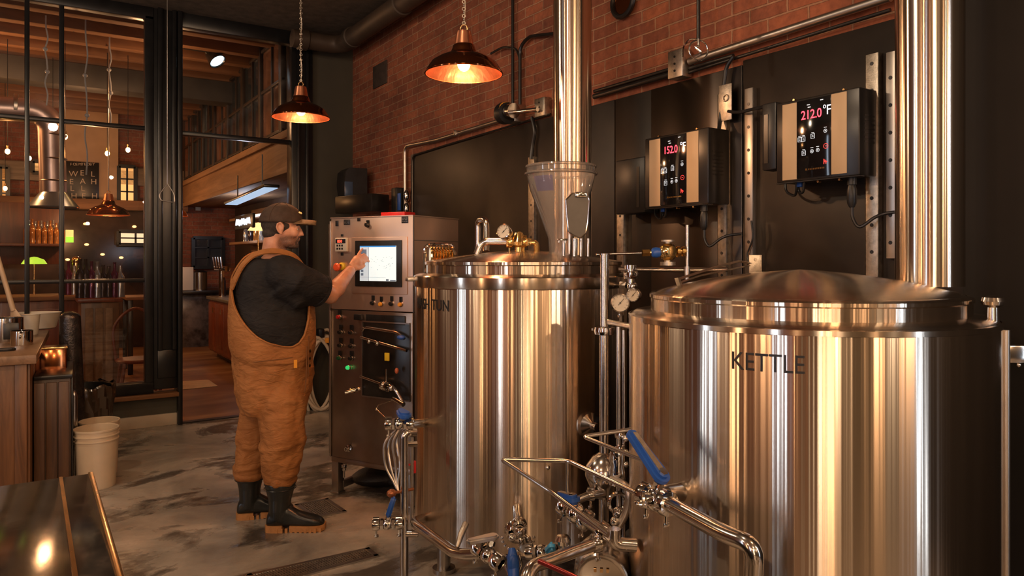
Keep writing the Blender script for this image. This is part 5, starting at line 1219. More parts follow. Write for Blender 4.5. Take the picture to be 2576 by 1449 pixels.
# ================================================================ PENDANT LAMPS
def pendant(c, r, cat_len, label, ztop=CZ, lit=True, name='pendant_lamp', chain=True):
    """c: centre of the shade rim"""
    p = thing(name, c, label, 'pendant lamp'); k_ = r/.18; c = Vector(c)
    prof = [(.180, 0), (.181, .004), (.165, .030), (.150, .052), (.120, .072), (.085, .088), (.062, .098), (.056, .112), (.050, .130), (.046, .134)]
    MB().lathe([(a*k_, h*k_) for a, h in prof], c, None, 72).torus(c, .1805*k_, .0025*k_, seg=72).build('lamp_shade', MT['copper'], p)
    MB().lathe([((a-.003)*k_, h*k_-.002) for a, h in prof], c, None, 72).build('shade_lining', MT['copperin'], p)
    MB().lathe([(.047*k_, .132*k_), (.044*k_, .14*k_), (.036*k_, .185*k_), (.033*k_, .196*k_), (0, .198*k_)], c, None, 32).build('socket_cap', MT['copperin'], p)
    MB().torus(c+Vector((0, 0, .212*k_)), .016*k_, .003*k_, cdir(.2, 1)).build('ring', MT['brass'], p)
    z0 = c.z+.226*k_
    m = MB()
    if chain:
        z = z0; i = 0
        while z < ztop-.01:
            m.lathe([(.0075+.0022*math.cos(2*PI*q/6), .0022*math.sin(2*PI*q/6)) for q in range(7)], (c.x, c.y, z+.01), cdir(1, 0) if i % 2 else cdir(0, 1), 10); z += .0165; i += 1
        m.spline([(c.x, c.y, z0)]+[(c.x+.006*math.sin(j_*2.1), c.y+.006*math.cos(j_*2.1), z0+(ztop-z0)*j_/12) for j_ in range(1, 12)]+[(c.x, c.y, ztop)], .0028, 6, 3)
    else: m.cyl((c.x, c.y, z0), (c.x, c.y, ztop), .006, seg=8)
    m.build('chain' if chain else 'cord', MT['zinc' if chain else 'satin'], p)
    MB().ell(c+Vector((0, 0, .048*k_)), (.030*k_, .030*k_, .036*k_)).build('bulb', MT['bulb'], p)
    return p
P1 = D(1167, 186, 3.42); P2 = D(757, 296, 4.69)
pendant(P1, .18, 0, 'copper pendant lamp hanging in front of the brick wall, the larger in view')
pendant(P2, .18, 0, 'copper pendant lamp hanging above the man by the black window frame')
PEND = [P1+Vector((0, 0, -.005)), P2+Vector((0, 0, -.005))]
# long thin chain hanging by the black pillar with triangular wire pull
wp = thing('wire_pull', D(422, 500, 6.0), 'triangular wire pull on a long thin cord in front of the black pillar', 'pull cord')
q = D(421, 462, 6.0); MB().cyl(q, (q.x, q.y, CZ), .003, seg=6).build('cord', MT['satin'], wp)
MB().tube([q, D(400, 490, 6.0), D(404, 504, 6.0), D(440, 510, 6.0), D(438, 488, 6.0), q], .005, .02, 8).build('wire_loop', MT['satin'], wp)
# ================================================================ LEFT COUNTER
# top plane z .93
CT = .93
def cz(px, py, z=CT): return WZ(px, py, z)
cn = thing('wooden_counter', cz(0, 950), 'oak fronted counter with a grey wooden top at the left edge', 'counter')
A = cz(0, 898, CT); B = cz(92, 892, CT); C_ = cz(140, 798, CT)
ya = B.y; xb = B.x; yc = ya+1.25
ev = (C_-B).normalized(); ex = Vector((ev.y, -ev.x, 0)); KM = frame((B.x, B.y, 0), ex, ev, (0, 0, 1)); LEN = 1.75
def kpart(name, mat, fn, par):
    m = MB(); m.push(KM); fn(m); m.pop(); return m.build(name, mat, par)
kpart('counter_top', MT['woodx'], lambda m: m.b3(-1.6, 0, 0, LEN, CT-.055, CT, .006), cn)
kpart('carcass', MT['wood'], lambda m: m.b3(-1.55, -.05, .05, LEN-.02, .0, CT-.055, .004), cn)
for i in range(5): kpart('panel_strip', MT['wood'], lambda m, i=i: m.b3(-1.55+.36*i, -1.55+.36*i+.06, .03, .05, .0, CT-.056, .003), cn)
for i in range(4): kpart('side_board', MT['wood'], lambda m, i=i: m.b3(-.05, -.035, .05+.42*i, .05+.42*i+.36, .0, CT-.06, .003), cn)
# lower cabinet + dark equipment beside the counter
lc = thing('side_cabinet', (xb+.12, ya+.6, 0), 'narrow dark wooden side cabinet on the right of the counter', 'cabinet')
a = cz(85, 905, .80); 
kpart('carcass', M_wood('dark_side_wood', (.03, .015, .008), (.10, .05, .022), .4), lambda m: m.b3(-.03, .17, .28, .95, 0, .74, .005), lc)
for q in (0, .065, .13): kpart('front_board', M_wood('dark_front_board', (.05, .022, .01), (.15, .07, .03), .4), lambda m, q=q: m.b3(-.028+q, .03+q, .265, .28, .03, .72, .004), lc)
kpart('door', MT['blackmetal'], lambda m: m.b3(-.028, .18, .26, .96, .74, .765, .004).b3(.17, .182, .3, .94, .05, .741, .003), lc)
# things on the counter
def cup(px, py, r, h, mat, label, name='steel_cup', cat='cup', z=CT, prof=None):
    p = WZ(px, py, z); o = thing(name, p, label, cat)
    pr = prof or [(0, .002), (r*.96, 0), (r, .006), (r, h), (r-.003, h), (r-.003, .008), (0, .006)]
    MB().lathe(pr, p, None, 40).build('vessel', MT[mat], o); return o, p
o, p = cup(55, 868, .063, .095, 'chrome', 'shiny steel measuring cup at the front corner of the counter')
MB().torus(p+Vector((0, 0, .095)), .063, .002).build('rim', MT['chrome'], o)
o, p = cup(76, 842, .05, .16, 'white', 'tall white plastic jug on the counter', 'plastic_jug', 'jug', prof=[(0, .002), (.048, 0), (.052, .01), (.064, .15), (.068, .152), (.062, .152), (.05, .012), (0, .01)])
MB().tube([p+Vector((-.06, 0, .14)), p+Vector((-.11, 0, .12)), p+Vector((-.10, 0, .04)), p+Vector((-.05, 0, .03))], .007, .02, 8).build('jug_handle', MT['white'], o)
o, p = cup(18, 858, .095, .16, 'steel', 'wide steel pot at the left edge of the counter', 'steel_pot', 'pot', prof=[(0, .002), (.09, 0), (.095, .01), (.095, .16), (.099, .162), (.09, .16), (.09, .01), (0, .008)])
MB().b3(p.x-.02, p.x+.07, p.y-.10, p.y-.09, p.z+.02, p.z+.13, .003).build('scale_plate', MT['blackmetal'], o)
o, p = cup(92, 827, .17, .13, 'white', 'round pale basin at the back of the counter', 'shallow_basin', 'basin', prof=[(0, .002), (.12, 0), (.135, .01), (.165, .12), (.175, .132), (.16, .125), (.13, .014), (0, .01)])
o, p = cup(14, 862+20, .055, .012, 'black', 'small black saucer beside the steel measuring cup', 'saucer', 'saucer')
pd = thing('wooden_paddle', cz(30, 862), 'pale wooden mash paddle leaning at the left edge over the counter', 'paddle')
a0_ = cz(52, 850)+Vector((0, 0, .02)); b0_ = D(-8, 640, a0_.dot(Vector((SN, CS, 0))))
m = MB(); m.sweep([b0_, a0_.lerp(b0_, .5), a0_.lerp(b0_, .3)], [.016, .017, .018], 12); m.build('shaft', M_wood('pale_wood', (.42, .28, .16), (.6, .43, .27), .5), pd)
m = MB(); m.sweep([a0_.lerp(b0_, .32), a0_.lerp(b0_, .22), a0_.lerp(b0_, .03), a0_], [.018, .04, .045, .03], 12, flat=.25, up=cdir(0, 1)); m.build('blade', M_wood('pale_wood_blade', (.42, .28, .16), (.6, .43, .27), .5), pd)
# faucet, tap pipes and shiny objects right of the counter
fp = thing('steel_tap_pipe', G(182, 1180), 'bent polished steel pipe rising beside the white buckets', 'pipe')
g_ = D(187, 1185, 4.9)
MB().tube([(g_.x, g_.y, 0), (g_.x, g_.y, D(187, 985, 4.9).z), D(160, 985, 4.9), D(150, 990, 4.9)], .019, .05, 16).build('tube', MT['steel'], fp)
m = MB(); p = D(152, 988, 4.9); m.cyl(p, D(152, 940, 4.9), .014).box(D(160, 1090, 4.9), (.05, .05, .12), bev=.01); m.build('connector', MT['satin'], fp)
tw = thing('metal_canister', D(135, 945, 4.8), 'boxy satin steel dispenser hanging at the end of the counter', 'dispenser')
p = D(128, 930, 4.95); MB().box(p, (.18, .16, .30), bev=.01).build('case', MT['copper'], tw); MB().box(p+Vector((0, 0, .152)), (.19, .17, .012), bev=.003).build('lid', MT['gold'], tw)
bl = thing('steel_vessel', D(175, 900, 5.4), 'dark plastic wrapped steel column behind the left counter', 'canister')
p0 = D(180, 960, 5.4); p0.z = 0; p1 = D(176, 800, 5.4)
MB().sweep([p0, p0.lerp(p1, .4)+Vector((.01, 0, 0)), p1], [.075, .08, .07], 20).build('wrapped_body', M_plain('crumpled_foil', (.06, .05, .045), .16, .6, .5, 14, .9), bl)
MB().ell(p1, (.07, .07, .05)).build('cap', M_plain('crumpled_foil_cap', (.10, .08, .07), .12, .8, .5, 14, .9), bl)
# bin
bn = thing('waste_bin', G(200, 1130), 'black waste bin lined with a clear plastic bag behind the buckets', 'bin')
p = D(210, 1120, 5.75); p.z = 0
MB().lathe([(0, 0), (.155, 0), (.20, .50), (.205, .505), (.195, .50), (.15, .01), (0, .01)], p, None, 40).build('bin_body', MT['black'], bn)
m = MB(); rr = random.Random(2); prof = []
n_ = 60
for (r_, h) in ((.208, .515), (.215, .50), (.208, .42), (.20, .33), (.195, .25)): 
    prof.append([p+Vector((math.cos(2*PI*i/n_)*(r_+.012*math.sin(i*1.7+h*20)+.006*rr.random()), math.sin(2*PI*i/n_)*(r_+.012*math.sin(i*1.7+h*20)), h+.015*math.sin(i*.9))) for i in range(n_)])
vs = [v for r_ in prof for v in r_]; m.add(vs, [(i*n_+k_, i*n_+(k_+1) % n_, (i+1)*n_+(k_+1) % n_, (i+1)*n_+k_) for i in range(4) for k_ in range(n_)])
m.build('bag', M_glass('bin_bag_film', (.75, .7, .62), 1.5, .15, .08, .3, (.22, .14, .09)), bn)
# buckets
def bucket(p, r, h, label, inner=False):
    o = thing('plastic_bucket', p, label, 'bucket', 'pale plastic buckets')
    MB().lathe([(0, .004), (r*.88, 0), (r*.9, .006), (r*.985, h*.80), (r*1.05, h*.80), (r*1.05, h*.815), (r*.99, h*.82), (r*1.0, h*.88), (r*1.06, h*.88), (r*1.06, h*.895), (r*1.0, h*.90), (r*1.01, h*.965), (r*1.05, h*.967), (r*1.055, h*.995), (r*1.03, h), (r*.985, h*.99), (r*.87, .012), (0, .010)], p, None, 56).build('shell', MT['bucket'], o)
    pts = []
    for i in range(15):
        a = PI*i/14; pts.append(Vector(p)+Vector((math.cos(a+.6)*r*1.07, math.sin(a+.6)*r*1.07, h*.86-math.sin(a)*h*.28)))
    MB().sweep(pts, .0022, 6).build('wire_handle', MT['zinc'], o)
    return o
b0 = G(242, 1222); bucket(b0, .128, .385, 'front pale plastic bucket of the pair, standing left of the man')
b1 = D(250, 1170, 5.12); b1.z = 0; bucket(b1, .122, .375, 'rear pale plastic bucket of the pair, nearer the wall')
# ================================================================ FOREGROUND TABLE
TZ = .90
ft = thing('foreground_table', WZ(120, 1300, TZ), 'dark mottled glossy table corner with bright edge strips in the left foreground', 'table')
E = WZ(231, 1190, TZ); 
def tm():
    m, nt, b = newmat('dark_mottled_top'); v = coords(nt); f = noise(nt, v, 14, 8, .65, .3)
    nt.links.new(ramp(nt, f, [(.35, (.010, .008, .007)), (.55, (.03, .024, .02)), (.75, (.09, .065, .05))]), b.inputs['Base Color']); b.inputs['Roughness'].default_value = .10; b.inputs['Specular IOR Level'].default_value = .3
    bump(nt, b, f, .05, .004); return m
xe, ye = E.x, E.y
MB().b3(xe-1.4, xe, ye-2.4, ye, TZ-.04, TZ, .004).build('table_top', tm(), ft)
MB().b3(xe-.009, xe+.003, ye-2.4, ye+.002, TZ-.038, TZ+.003, .001).b3(xe-.078, xe-.070, ye-2.4, ye, TZ-.001, TZ+.002).build('edge_strip', MT['brass'], ft)
MB().b3(xe-1.3, xe-.06, ye-2.3, ye-.08, .12, TZ-.04, .004).build('base', MT['blackmetal'], ft)
for sx, sy in ((-.12, -.14), (-1.25, -.14)): MB().b3(xe+sx-.03, xe+sx+.03, ye+sy-.03, ye+sy+.03, 0, .125, .003).build('leg', MT['satin'], ft)
# ================================================================ TAPROOM
def bp(px, py, y): return WY(px, py, y)
# bulbs
def pbulb(px, py, y, label, r=.030):
    p = bp(px, py, y); o = thing('bare_bulb', p, label, 'light bulb', 'bare filament bulbs in the taproom')
    MB().ell(p, (r*.8, r*.8, r)).build('glass_bulb', MT['farbulb'], o)
    MB().cyl(p+Vector((0, 0, r*.8)), p+Vector((0, 0, r*2.1)), r*.42, seg=12).build('socket', MT['brass'], o)
    MB().cyl(p+Vector((0, 0, r*2)), (p.x, p.y, TC-.14), .004, seg=6).build('cord', MT['black'], o)
for px, py, y, lb in [(19, 381, 9.6, 'glowing bare bulb nearest the left edge of the picture'), (133, 358, 10.2, 'glowing bare bulb just left of the copper duct bend, lower of two'), (164, 344, 9.4, 'glowing bare bulb just right of the vertical duct'), (270, 386, 9.6, 'glowing bare bulb in front of the beige plaster above the copper pendant'), (322, 377, 9.6, 'glowing bare bulb with a forked hanger near the lit window'), (13, 474, 11.5, 'lowest glowing bare bulb at the left edge'), (74, 398, 11.5, 'bare bulb behind the glazing bar at left')]:
    pbulb(px, py, y, lb)
# white hanging cords
for px, y0, y1, yy, lb in [(117, -60, 265, 8.6, 'pale cord hanging down to the duct bend'), (217, 90, 440, 8.4, 'pale cord hanging to the left of the poster letters'), (277, 10, 320, 9.0, 'pale rod hanging over the beige plaster')]:
    a = bp(px, y1, yy); n_ = 8; top_ = TC-.1
    pts = [Vector((a.x+.012*math.sin(i*2.3), a.y, a.z+(top_-a.z)*i/n_)) for i in range(n_+1)]
    m = MB().spline(pts, .008, 6, 4)
    for i in (3, 5): m.ball(pts[i], .022, 8)
    tag(m.build('hanging_rope', M_plain('pale_cord', (.35, .36, .38), .5, 0, .1, 10, 0)), lb, 'rope')
# duct and hood
du = thing('extraction_duct', bp(130, 500, 9.2), 'round metal duct bending down to a flared hood behind the glass', 'duct')
r_ = .115
MB().tube([bp(-200, 262, 9.2), bp(128, 280, 9.2), bp(134, 490, 9.2)], .125, .22, 24).build('tube', M_plain('pinkish_duct', (.50, .38, .36), .34, .75, .15, 3, .05), du)
m = MB()
for q in (bp(40, 268, 9.2), bp(-60, 266, 9.2)): m.lathe([(.125, -.02), (.135, -.015), (.135, .015), (.125, .02)], q, (1, 0, -.02), 24)
for yy in (340, 400, 455): m.lathe([(.125, -.01), (.131, 0), (.125, .01)], bp(134, yy, 9.2), (0, 0, 1), 24)
m.build('collar', MT['satin'], du)
q = bp(135, 523, 9.2); MB().lathe([(.235, 0), (.24, .01), (.15, .13), (.12, .17)], q, None, 40).build('hood', M_plain('bluish_hood', (.30, .36, .42), .3, .8, .1, 4, .03), du)
# taproom pendants
pendant(bp(273, 541, 9.3), .215, 0, 'copper pendant lamp hanging in the taproom in front of the poster', TC-.14, chain=False)
pendant(bp(432, 543, 9.9), .19, 0, 'copper pendant lamp half hidden by the black pillar', TC-.14, chain=False)
# poster
po = thing('letter_poster', bp(207, 455, YB-.16), 'black poster with scattered pale letters on the beige plaster', 'poster')
a = bp(166, 405, YB-.16); c = bp(249, 505, YB-.16)
MB().b3(a.x, c.x, YB-.18, YB-.155, c.z, a.z, .004).build('board', M_plain('poster_black', (.015, .012, .012), .35, 0, .3, 8, 0), po)
m = MB()
for ch, px, py in [('W', 173, 443), ('E', 201, 441), ('L', 228, 444), ('E', 174, 463), ('A', 201, 462), ('H', 228, 463), ('L', 176, 480), ('L', 203, 480), ('H', 178, 499), ('E', 205, 499), ('H', 230, 499)]:
    p = bp(px, py, YB-.185); text_into(m, ch, .125, frame(p, (1, 0, 0), (0, 0, 1), (0, -1, 0)), .002)
for px in range(176, 236, 7): text_into(m, 'FOEMTEDBY'[(px-176)//7], .06, frame(bp(px, 416, YB-.185), (1, 0, 0), (0, 0, 1), (0, -1, 0)), .002)
m.build('letters', M_plain('poster_letters', (.6, .5, .4), .6, 0, .1, 8, 0), po, smooth=False)
# bar island with bottles in front, left
bar = thing('bar_counter', bp(120, 860, 9.6), 'long dark bar counter behind the glass', 'bar counter')
xl, xr = bp(-150, 700, 9.9).x, bp(205, 700, 9.9).x
MB().b3(xl, xr, 9.9, 10.6, 0, 1.02, .01).build('front', MT['redwood'], bar); MB().b3(xl-.03, xr+.04, 9.84, 10.66, 1.02, 1.07, .008).build('bar_top', MT['beam'], bar)
hs_ = thing('host_cabinet', bp(255, 860, 9.0), 'brown wooden cabinet with a slatted front standing behind the glass', 'cabinet')
a = bp(203, 752, 8.9); c = bp(300, 905, 8.9); zb = 0
MB().b3(a.x, c.x, 8.9, 9.4, 0, a.z-.04, .01).build('carcass', MT['wood'], hs_); MB().b3(a.x-.03, c.x+.03, 8.86, 9.44, a.z-.04, a.z, .008).build('cabinet_top', MT['redwood'], hs_)
m = MB()
for k_ in range(3): x = a.x+.04+(c.x-a.x-.08)*k_/3; m.b3(x, x+(c.x-a.x-.08)/3-.02, 8.885, 8.9, .12, a.z-.1, .006)
m.build('door_panel', MT['beamy'], hs_)
def bottle(p, h, r, mat, label, group='bottles on the bar'):
    o = MB().lathe([(0, 0), (r, .002), (r, h*.58), (r*.85, h*.66), (r*.34, h*.78), (r*.32, h*.95), (r*.38, h*.96), (r*.38, h), (0, h)], p, None, 14).build('bottle', MT[mat])
    return tag(o, label, 'bottle', group)
rr = random.Random(11)
MT['amber'] = M_plain('amber_glass', (.35, .13, .03), .06, .3, .3, 12, 0); MT['darkb'] = M_plain('dark_bottle', (.05, .03, .03), .06, .4, .3, 12, 0); MT['purple'] = M_plain('wine_glass', (.12, .02, .05), .06, .4, .3, 12, 0)
MT['clearb'] = M_plain('pale_bottle', (.42, .4, .38), .08, .6, .3, 12, 0)
# shelf bottles, upper left
shf = thing('bottle_shelf', bp(110, 612, 12.6), 'lit back bar shelf carrying bottles, upper left behind the glass', 'shelf')
xs0, xs1 = bp(62, 620, 12.6).x, bp(160, 620, 12.6).x; zs = bp(100, 613, 12.6).z
MB().b3(bp(-120, 620, 12.6).x, xs1, 12.5, 12.9, zs-.04, zs, .005).b3(bp(-120, 620, 12.6).x, xs1, 12.86, 12.9, zs-.3, zs+.6, .005).build('board', M_wood('dark_shelf_wood', (.05, .014, .008), (.12, .035, .016), .4), shf)
for k_ in range(13):
    x = xs0+(xs1-xs0)*(k_+.5)/13
    bottle((x, 12.62+.05*(k_ % 2), zs), .30+.06*rr.random(), .036, ['amber', 'clearb', 'amber', 'clearb'][k_ % 4], 'bottle on the lit back bar shelf, upper left', 'bottles on the lit shelf')
for k_ in range(12):
    px = 158+k_*14.5; p = bp(px, 702, 8.98+.0*k_)
    if px < 196: z_ = 1.07; p = bp(px, 702, 10.1)
    else: z_ = a.z; p = bp(px, 702, 9.1)
    if px > 305: continue
    bottle((p.x, p.y, z_), .34+.08*rr.random(), .045, ['darkb', 'purple', 'clearb', 'darkb'][k_ % 4], 'bottle standing on the cabinet and bar behind the glass', 'bottles on the bar')
# tap tower dome shapes
tt = thing('tap_tower', bp(190, 700, 10.2), 'steel tap tower on the bar behind the glass', 'tap tower')
p = bp(192, 700, 10.2); p.z = 1.07
MB().cyl(p, p+Vector((0, 0, .4)), .05).ball(p+Vector((0, 0, .4)), .055).build('column', MT['gold'], tt)
# green lamps
gl_ = thing('green_lamp', bp(85, 666, 10.3), 'green glowing glass lamp shade low behind the glass', 'lamp')
p = bp(86, 664, 10.3); MB().lathe([(.13, 0), (.10, .05), (.03, .08), (0, .085)], p, None, 24).build('lamp_shade', M_emit('green_shade', (.45, .75, .05), .9), gl_); MB().cyl((p.x, p.y, 1.07), p, .012).build('stem', MT['brass'], gl_)
gs = thing('lit_sign', bp(175, 594, 12.3), 'small yellow green illuminated panel behind the glass', 'sign')
a2 = bp(165, 578, 12.3); c2_ = bp(185, 610, 12.3); MB().b3(a2.x, c2_.x, 12.3, 12.34, c2_.z, a2.z, .004).build('panel', M_emit('yellowgreen', (.75, .65, .2), .9), gs); MB().b3(a2.x, c2_.x, 12.28, 12.3, c2_.z, c2_.z+.08).build('green_band', M_emit('greenband', (.35, .75, .05), 1.2), gs)
# small table lights
for px, py, y, lb in [(72, 583, 12.4, 'small warm lamp above the bottle shelf at left'), (98, 628, 12.3, 'small warm light below the bottle shelf'), (170, 653, 11.0, 'small warm candle light above the tap tower'), (218, 615, 12.8, 'small amber light in the middle of the dark back bar'), (258, 640, 12.8, 'small white light in the dark back bar'), (305, 648, 12.5, 'small orange light beside the dusk window'), (338, 570, 12.0, 'small flat warm light above the dusk window'), (215, 563, 12.0, 'small flat warm light left of the taproom pendant')]:
    p = bp(px, py, YB-.31); tag(MB().ell(p, (.032, .03, .02)).build('small_lamp', M_emit('small_lamp_glow', (1, .45, .13), 4)), lb, 'lamp')
# table and chair behind glass
tb_ = thing('bar_table', bp(340, 700, 11.0), 'dark table in the taproom right of the wooden cabinet', 'table')
a3 = bp(318, 720, 10.6); c3_ = bp(384, 720, 10.6)
MB().b3(a3.x, c3_.x+.1, 10.6, 11.3, .96, 1.0, .006).build('table_top', MT['beam'], tb_)
for q in ((a3.x+.05, 10.65), (a3.x+.05, 11.25), (c3_.x+.04, 10.65)): MB().b3(q[0]-.03, q[0]+.03, q[1]-.03, q[1]+.03, 0, .96, .004).build('leg', MT['blackmetal'], tb_)
ch = thing('wooden_chair', bp(245, 900, 8.5), 'dark bentwood chair behind the glass in front of the wooden cabinet', 'chair')
q = WZ(262, 905, 0); q = Vector((q.x, 8.35, 0)); 
MB().lathe([(0, 0), (.2, 0), (.21, .02), (.2, .035), (0, .035)], q+Vector((0, 0, .45)), None, 32).build('seat', MT['redwood'], ch)
for sx, sy in ((-1, -1), (1, -1), (-1, 1), (1, 1)): MB().sweep([q+Vector((sx*.14, sy*.14, .45)), q+Vector((sx*.2, sy*.2, 0))], [.018, .014], 10).build('leg', MT['redwood'], ch)
MB().spline([q+Vector((-.19, .15, .45)), q+Vector((-.2, .2, .8)), q+Vector((0, .23, .98)), q+Vector((.2, .2, .8)), q+Vector((.19, .15, .45))], .015, 10).build('back_hoop', MT['redwood'], ch)
MB().torus(q+Vector((0, 0, .22)), .17, .01).build('stretcher', MT['redwood'], ch)
# ---- through the doorway
bc = thing('back_counter', bp(500, 760, 13.3), 'black topped counter with dark marbled front at the back wall', 'counter')
x0, x1 = WY(400, 650, YB-.3).x+.02, bp(536, 760, 13.4).x
MB().b3(x0, x1+.35, 13.35, 14.1, 0, .90, .005).build('front', M_plain('dark_marble', (.06, .05, .05), .2, 0, 1.6, 5, .1), bc); MB().b3(x0, x1+.5, 13.25, 14.12, .90, .955, .006).build('worktop', MT['blackmetal'], bc)
wbx = bp(470, 738, 13.5); tag(MB().b3(bp(452, 738, 13.5).x, bp(487, 738, 13.5).x, 13.5, 13.65, .957, bp(470, 672, 13.5).z, .01).build('white_box', M_plain('white_card', (.62, .58, .55), .5, 0, .05, 3, 0)), 'tall white box on the black back counter', 'box')
o = thing('stock_pot', (bp(503, 738, 13.6).x, 13.6, .957), 'steel stock pot beside the tall white box', 'pot'); MB().lathe([(0, 0), (.12, 0), (.12, .30), (.126, .305), (.11, .30), (0, .29)], (bp(503, 738, 13.6).x, 13.6, .957), None, 28).build('vessel', MT['steel'], o); MB().lathe([(.125, .305), (.06, .335), (0, .34)], (bp(503, 738, 13.6).x, 13.6, .957), None, 28).build('lid', MT['blackmetal'], o)
rc = thing('base_cabinet', (2.6, 11, 0), 'row of reddish wooden base cabinets beyond the doorway', 'cabinet')
MB().b3(2.32, 2.95, 8.3, 11.95, .1, .88, .005).build('carcass', MT['redwood'], rc); MB().b3(2.28, 2.98, 8.26, 12.0, .88, .925, .006).build('worktop', MT['zinc'], rc); MB().b3(2.42, 2.95, 8.35, 11.9, 0, .1).build('plinth', MT['black'], rc)
for k_ in range(7):
    y0 = 8.34+.515*k_; d_ = MB().b3(2.30, 2.32, y0, y0+.495, .13, .84, .006).b3(2.296, 2.30, y0+.07, y0+.425, .2, .77, .003).build('door', MT['redwood'], rc)
    MB().cyl((2.275, y0+.06, .7), (2.275, y0+.06, .78), .007, seg=8).cyl((2.275, y0+.06, .71), (2.30, y0+.06, .71), .005, seg=8).cyl((2.275, y0+.06, .77), (2.30, y0+.06, .77), .005, seg=8).build('handle', MT['brass'], d_)
# tap handles and bottles on the side counter
for k_, (yy, h) in enumerate([(9.3, .42), (9.7, .36), (10.1, .45), (10.6, .38), (11.1, .44), (11.5, .36), (11.8, .40), (9.0, .34), (10.4, .5)]):
    bottle((2.48+.08*(k_ % 3), yy, .925), h, .045, ['darkb', 'clearb', 'amber'][k_ % 3], 'bottle on the counter top of the reddish wooden cabinets', 'bottles on the side counter')
tt2 = thing('tap_tower', (2.42, 11.6, .925), 'steel pipe tower with taps on the side counter near the back', 'tap tower')
m = MB().cyl((2.42, 11.6, .925), (2.42, 11.6, 1.35), .04).cyl((2.42, 11.2, 1.35), (2.42, 11.95, 1.35), .04)
for k_ in range(4): m.cyl((2.36, 11.28+.18*k_, 1.35), (2.34, 11.28+.18*k_, 1.52), .014, seg=10)
m.build('tower', MT['chrome'], tt2)
# wooden shelf over the side counter, lights, lamp trough
sw = thing('upper_shelf', (2.8, 10.5, 1.7), 'dark upper shelf unit over the side counter', 'shelf')
MB().b3(2.75, 3.18, 8.4, 12.6, 1.72, 1.76, .004).b3(2.75, 3.18, 8.4, 12.6, 2.1, 2.14, .004).b3(3.1, 3.18, 8.4, 12.6, 1.2, 2.3, .004).build('board', MT['beamy'], sw)
for k_ in range(12): bottle((2.92, 8.7+.32*k_, 1.76), .28, .042, ['amber', 'darkb', 'clearb'][k_ % 3], 'bottle on the dark upper shelf over the side counter', 'bottles on the upper shelf')
lt = thing('trough_light', bp(625, 500, 10.0), 'long blue white trough lamp hanging under the wooden beam', 'lamp')
a4 = Vector((2.12, 8.6, 2.13)); 
a4 = WX(684, 467, 2.1); b4 = WX(580, 512, 2.1)
dirv = (b4-a4); M4 = frame((a4+b4)/2, dirv, Vector((1, 0, 0)), dirv.cross(Vector((1, 0, 0))))
m = MB(); m.push(M4); m.box((0, 0, 0), (dirv.length, .16, .03), bev=.005); m.pop(); m.build('housing', MT['blackmetal'], lt)
up_ = (M4.to_3x3() @ Vector((0, 0, 1))); s4 = 1 if up_.z < 0 else -1
m = MB(); m.push(M4); m.box((0, 0, s4*.018), (dirv.length*.96, .14, .006)); m.pop(); m.build('tube_light', M_emit('cool_light', (.45, .62, .85), .8), lt)
m = MB(); m.cyl((a4+b4)/2-dirv*.3, (a4+b4)/2-dirv*.3+Vector((0, 0, .38)), .008, seg=8).cyl((a4+b4)/2+dirv*.3, (a4+b4)/2+dirv*.3+Vector((0, 0, .3)), .008, seg=8); m.build('hanger', MT['blackmetal'], lt)
sg = thing('lit_sign', WX(613, 556, 2.6), 'small sign with glowing white squiggle above the bottles beyond the doorway', 'sign')
p = WX(612, 558, 2.5); MB().b3(2.5, 2.54, p.y-.5, p.y+.5, p.z-.1, p.z+.1, .01).build('board', MT['black'], sg)
m = MB(); m.spline([(2.494, p.y+.4-.8*i/16, p.z+.035*(1 if i % 2 else -1)+.01*math.sin(i)) for i in range(17)], .011, 6, 4); m.build('lettering', M_emit('sign_white', (.85, .9, 1), 1.6), sg, smooth=False)
pb_ = thing('small_shade_lamp', WX(642, 575, 2.6), 'small warm shaded lamp just left of the man\'s cap', 'lamp')
p = WX(650, 580, 2.6); MB().lathe([(.14, 0), (.06, .1), (0, .11)], p, None, 24).build('lamp_shade', M_emit('shade_glow', (1, .55, .22), 1.6), pb_); MB().cyl((p.x, p.y, .925), p, .012).build('stem', MT['brass'], pb_)
# spotlights on the ceiling beyond the transom
def spot(px, py, y, label, lit):
    p = bp(px, py, y); o = thing('ceiling_spotlight', p, label, 'spotlight'); ax = Vector(cdir(.6, -.2, -.75)).normalized()
    MB().lathe([(.05, -.12), (.075, -.08), (.10, .06), (.09, .06), (.04, -.06), (0, -.06)], p, ax, 24).build('housing', MT['blackmetal'], o)
    MB().lathe([(0, .045), (.088, .045)], p, ax, 24).build('lens', M_emit('spot_lens', (.7, .9, 1), 2.2 if lit else .1), o)
    MB().cyl(p-ax*.1, (p.x-.1, p.y, TC-.14), .012, seg=8).build('arm', MT['blackmetal'], o)
spot(541, 146, 9.0, 'lit ceiling spotlight with a bluish lens seen through the transom', True)
tr_ = MB().b3(bp(462, 130, 9.0).x, bp(560, 130, 9.0).x, 8.97, 9.03, bp(500, 128, 9.0).z, bp(500, 124, 9.0).z+.01); tag(tr_.build('light_track', MT['blackmetal']), 'black light track under the taproom ceiling', 'light track')
spot(212, 42, 8.9, 'ceiling spotlight shining on the joists near the top of the left window', True)
th_ = MB().b3(bp(492, 500, YB-.1).x, bp(506, 500, YB-.1).x, YB-.08, YB, bp(500, 530, YB-.1).z, bp(500, 514, YB-.1).z, .01); tag(th_.build('wall_thermostat', MT['white']), 'small white wall box on the far brick wall', 'thermostat')
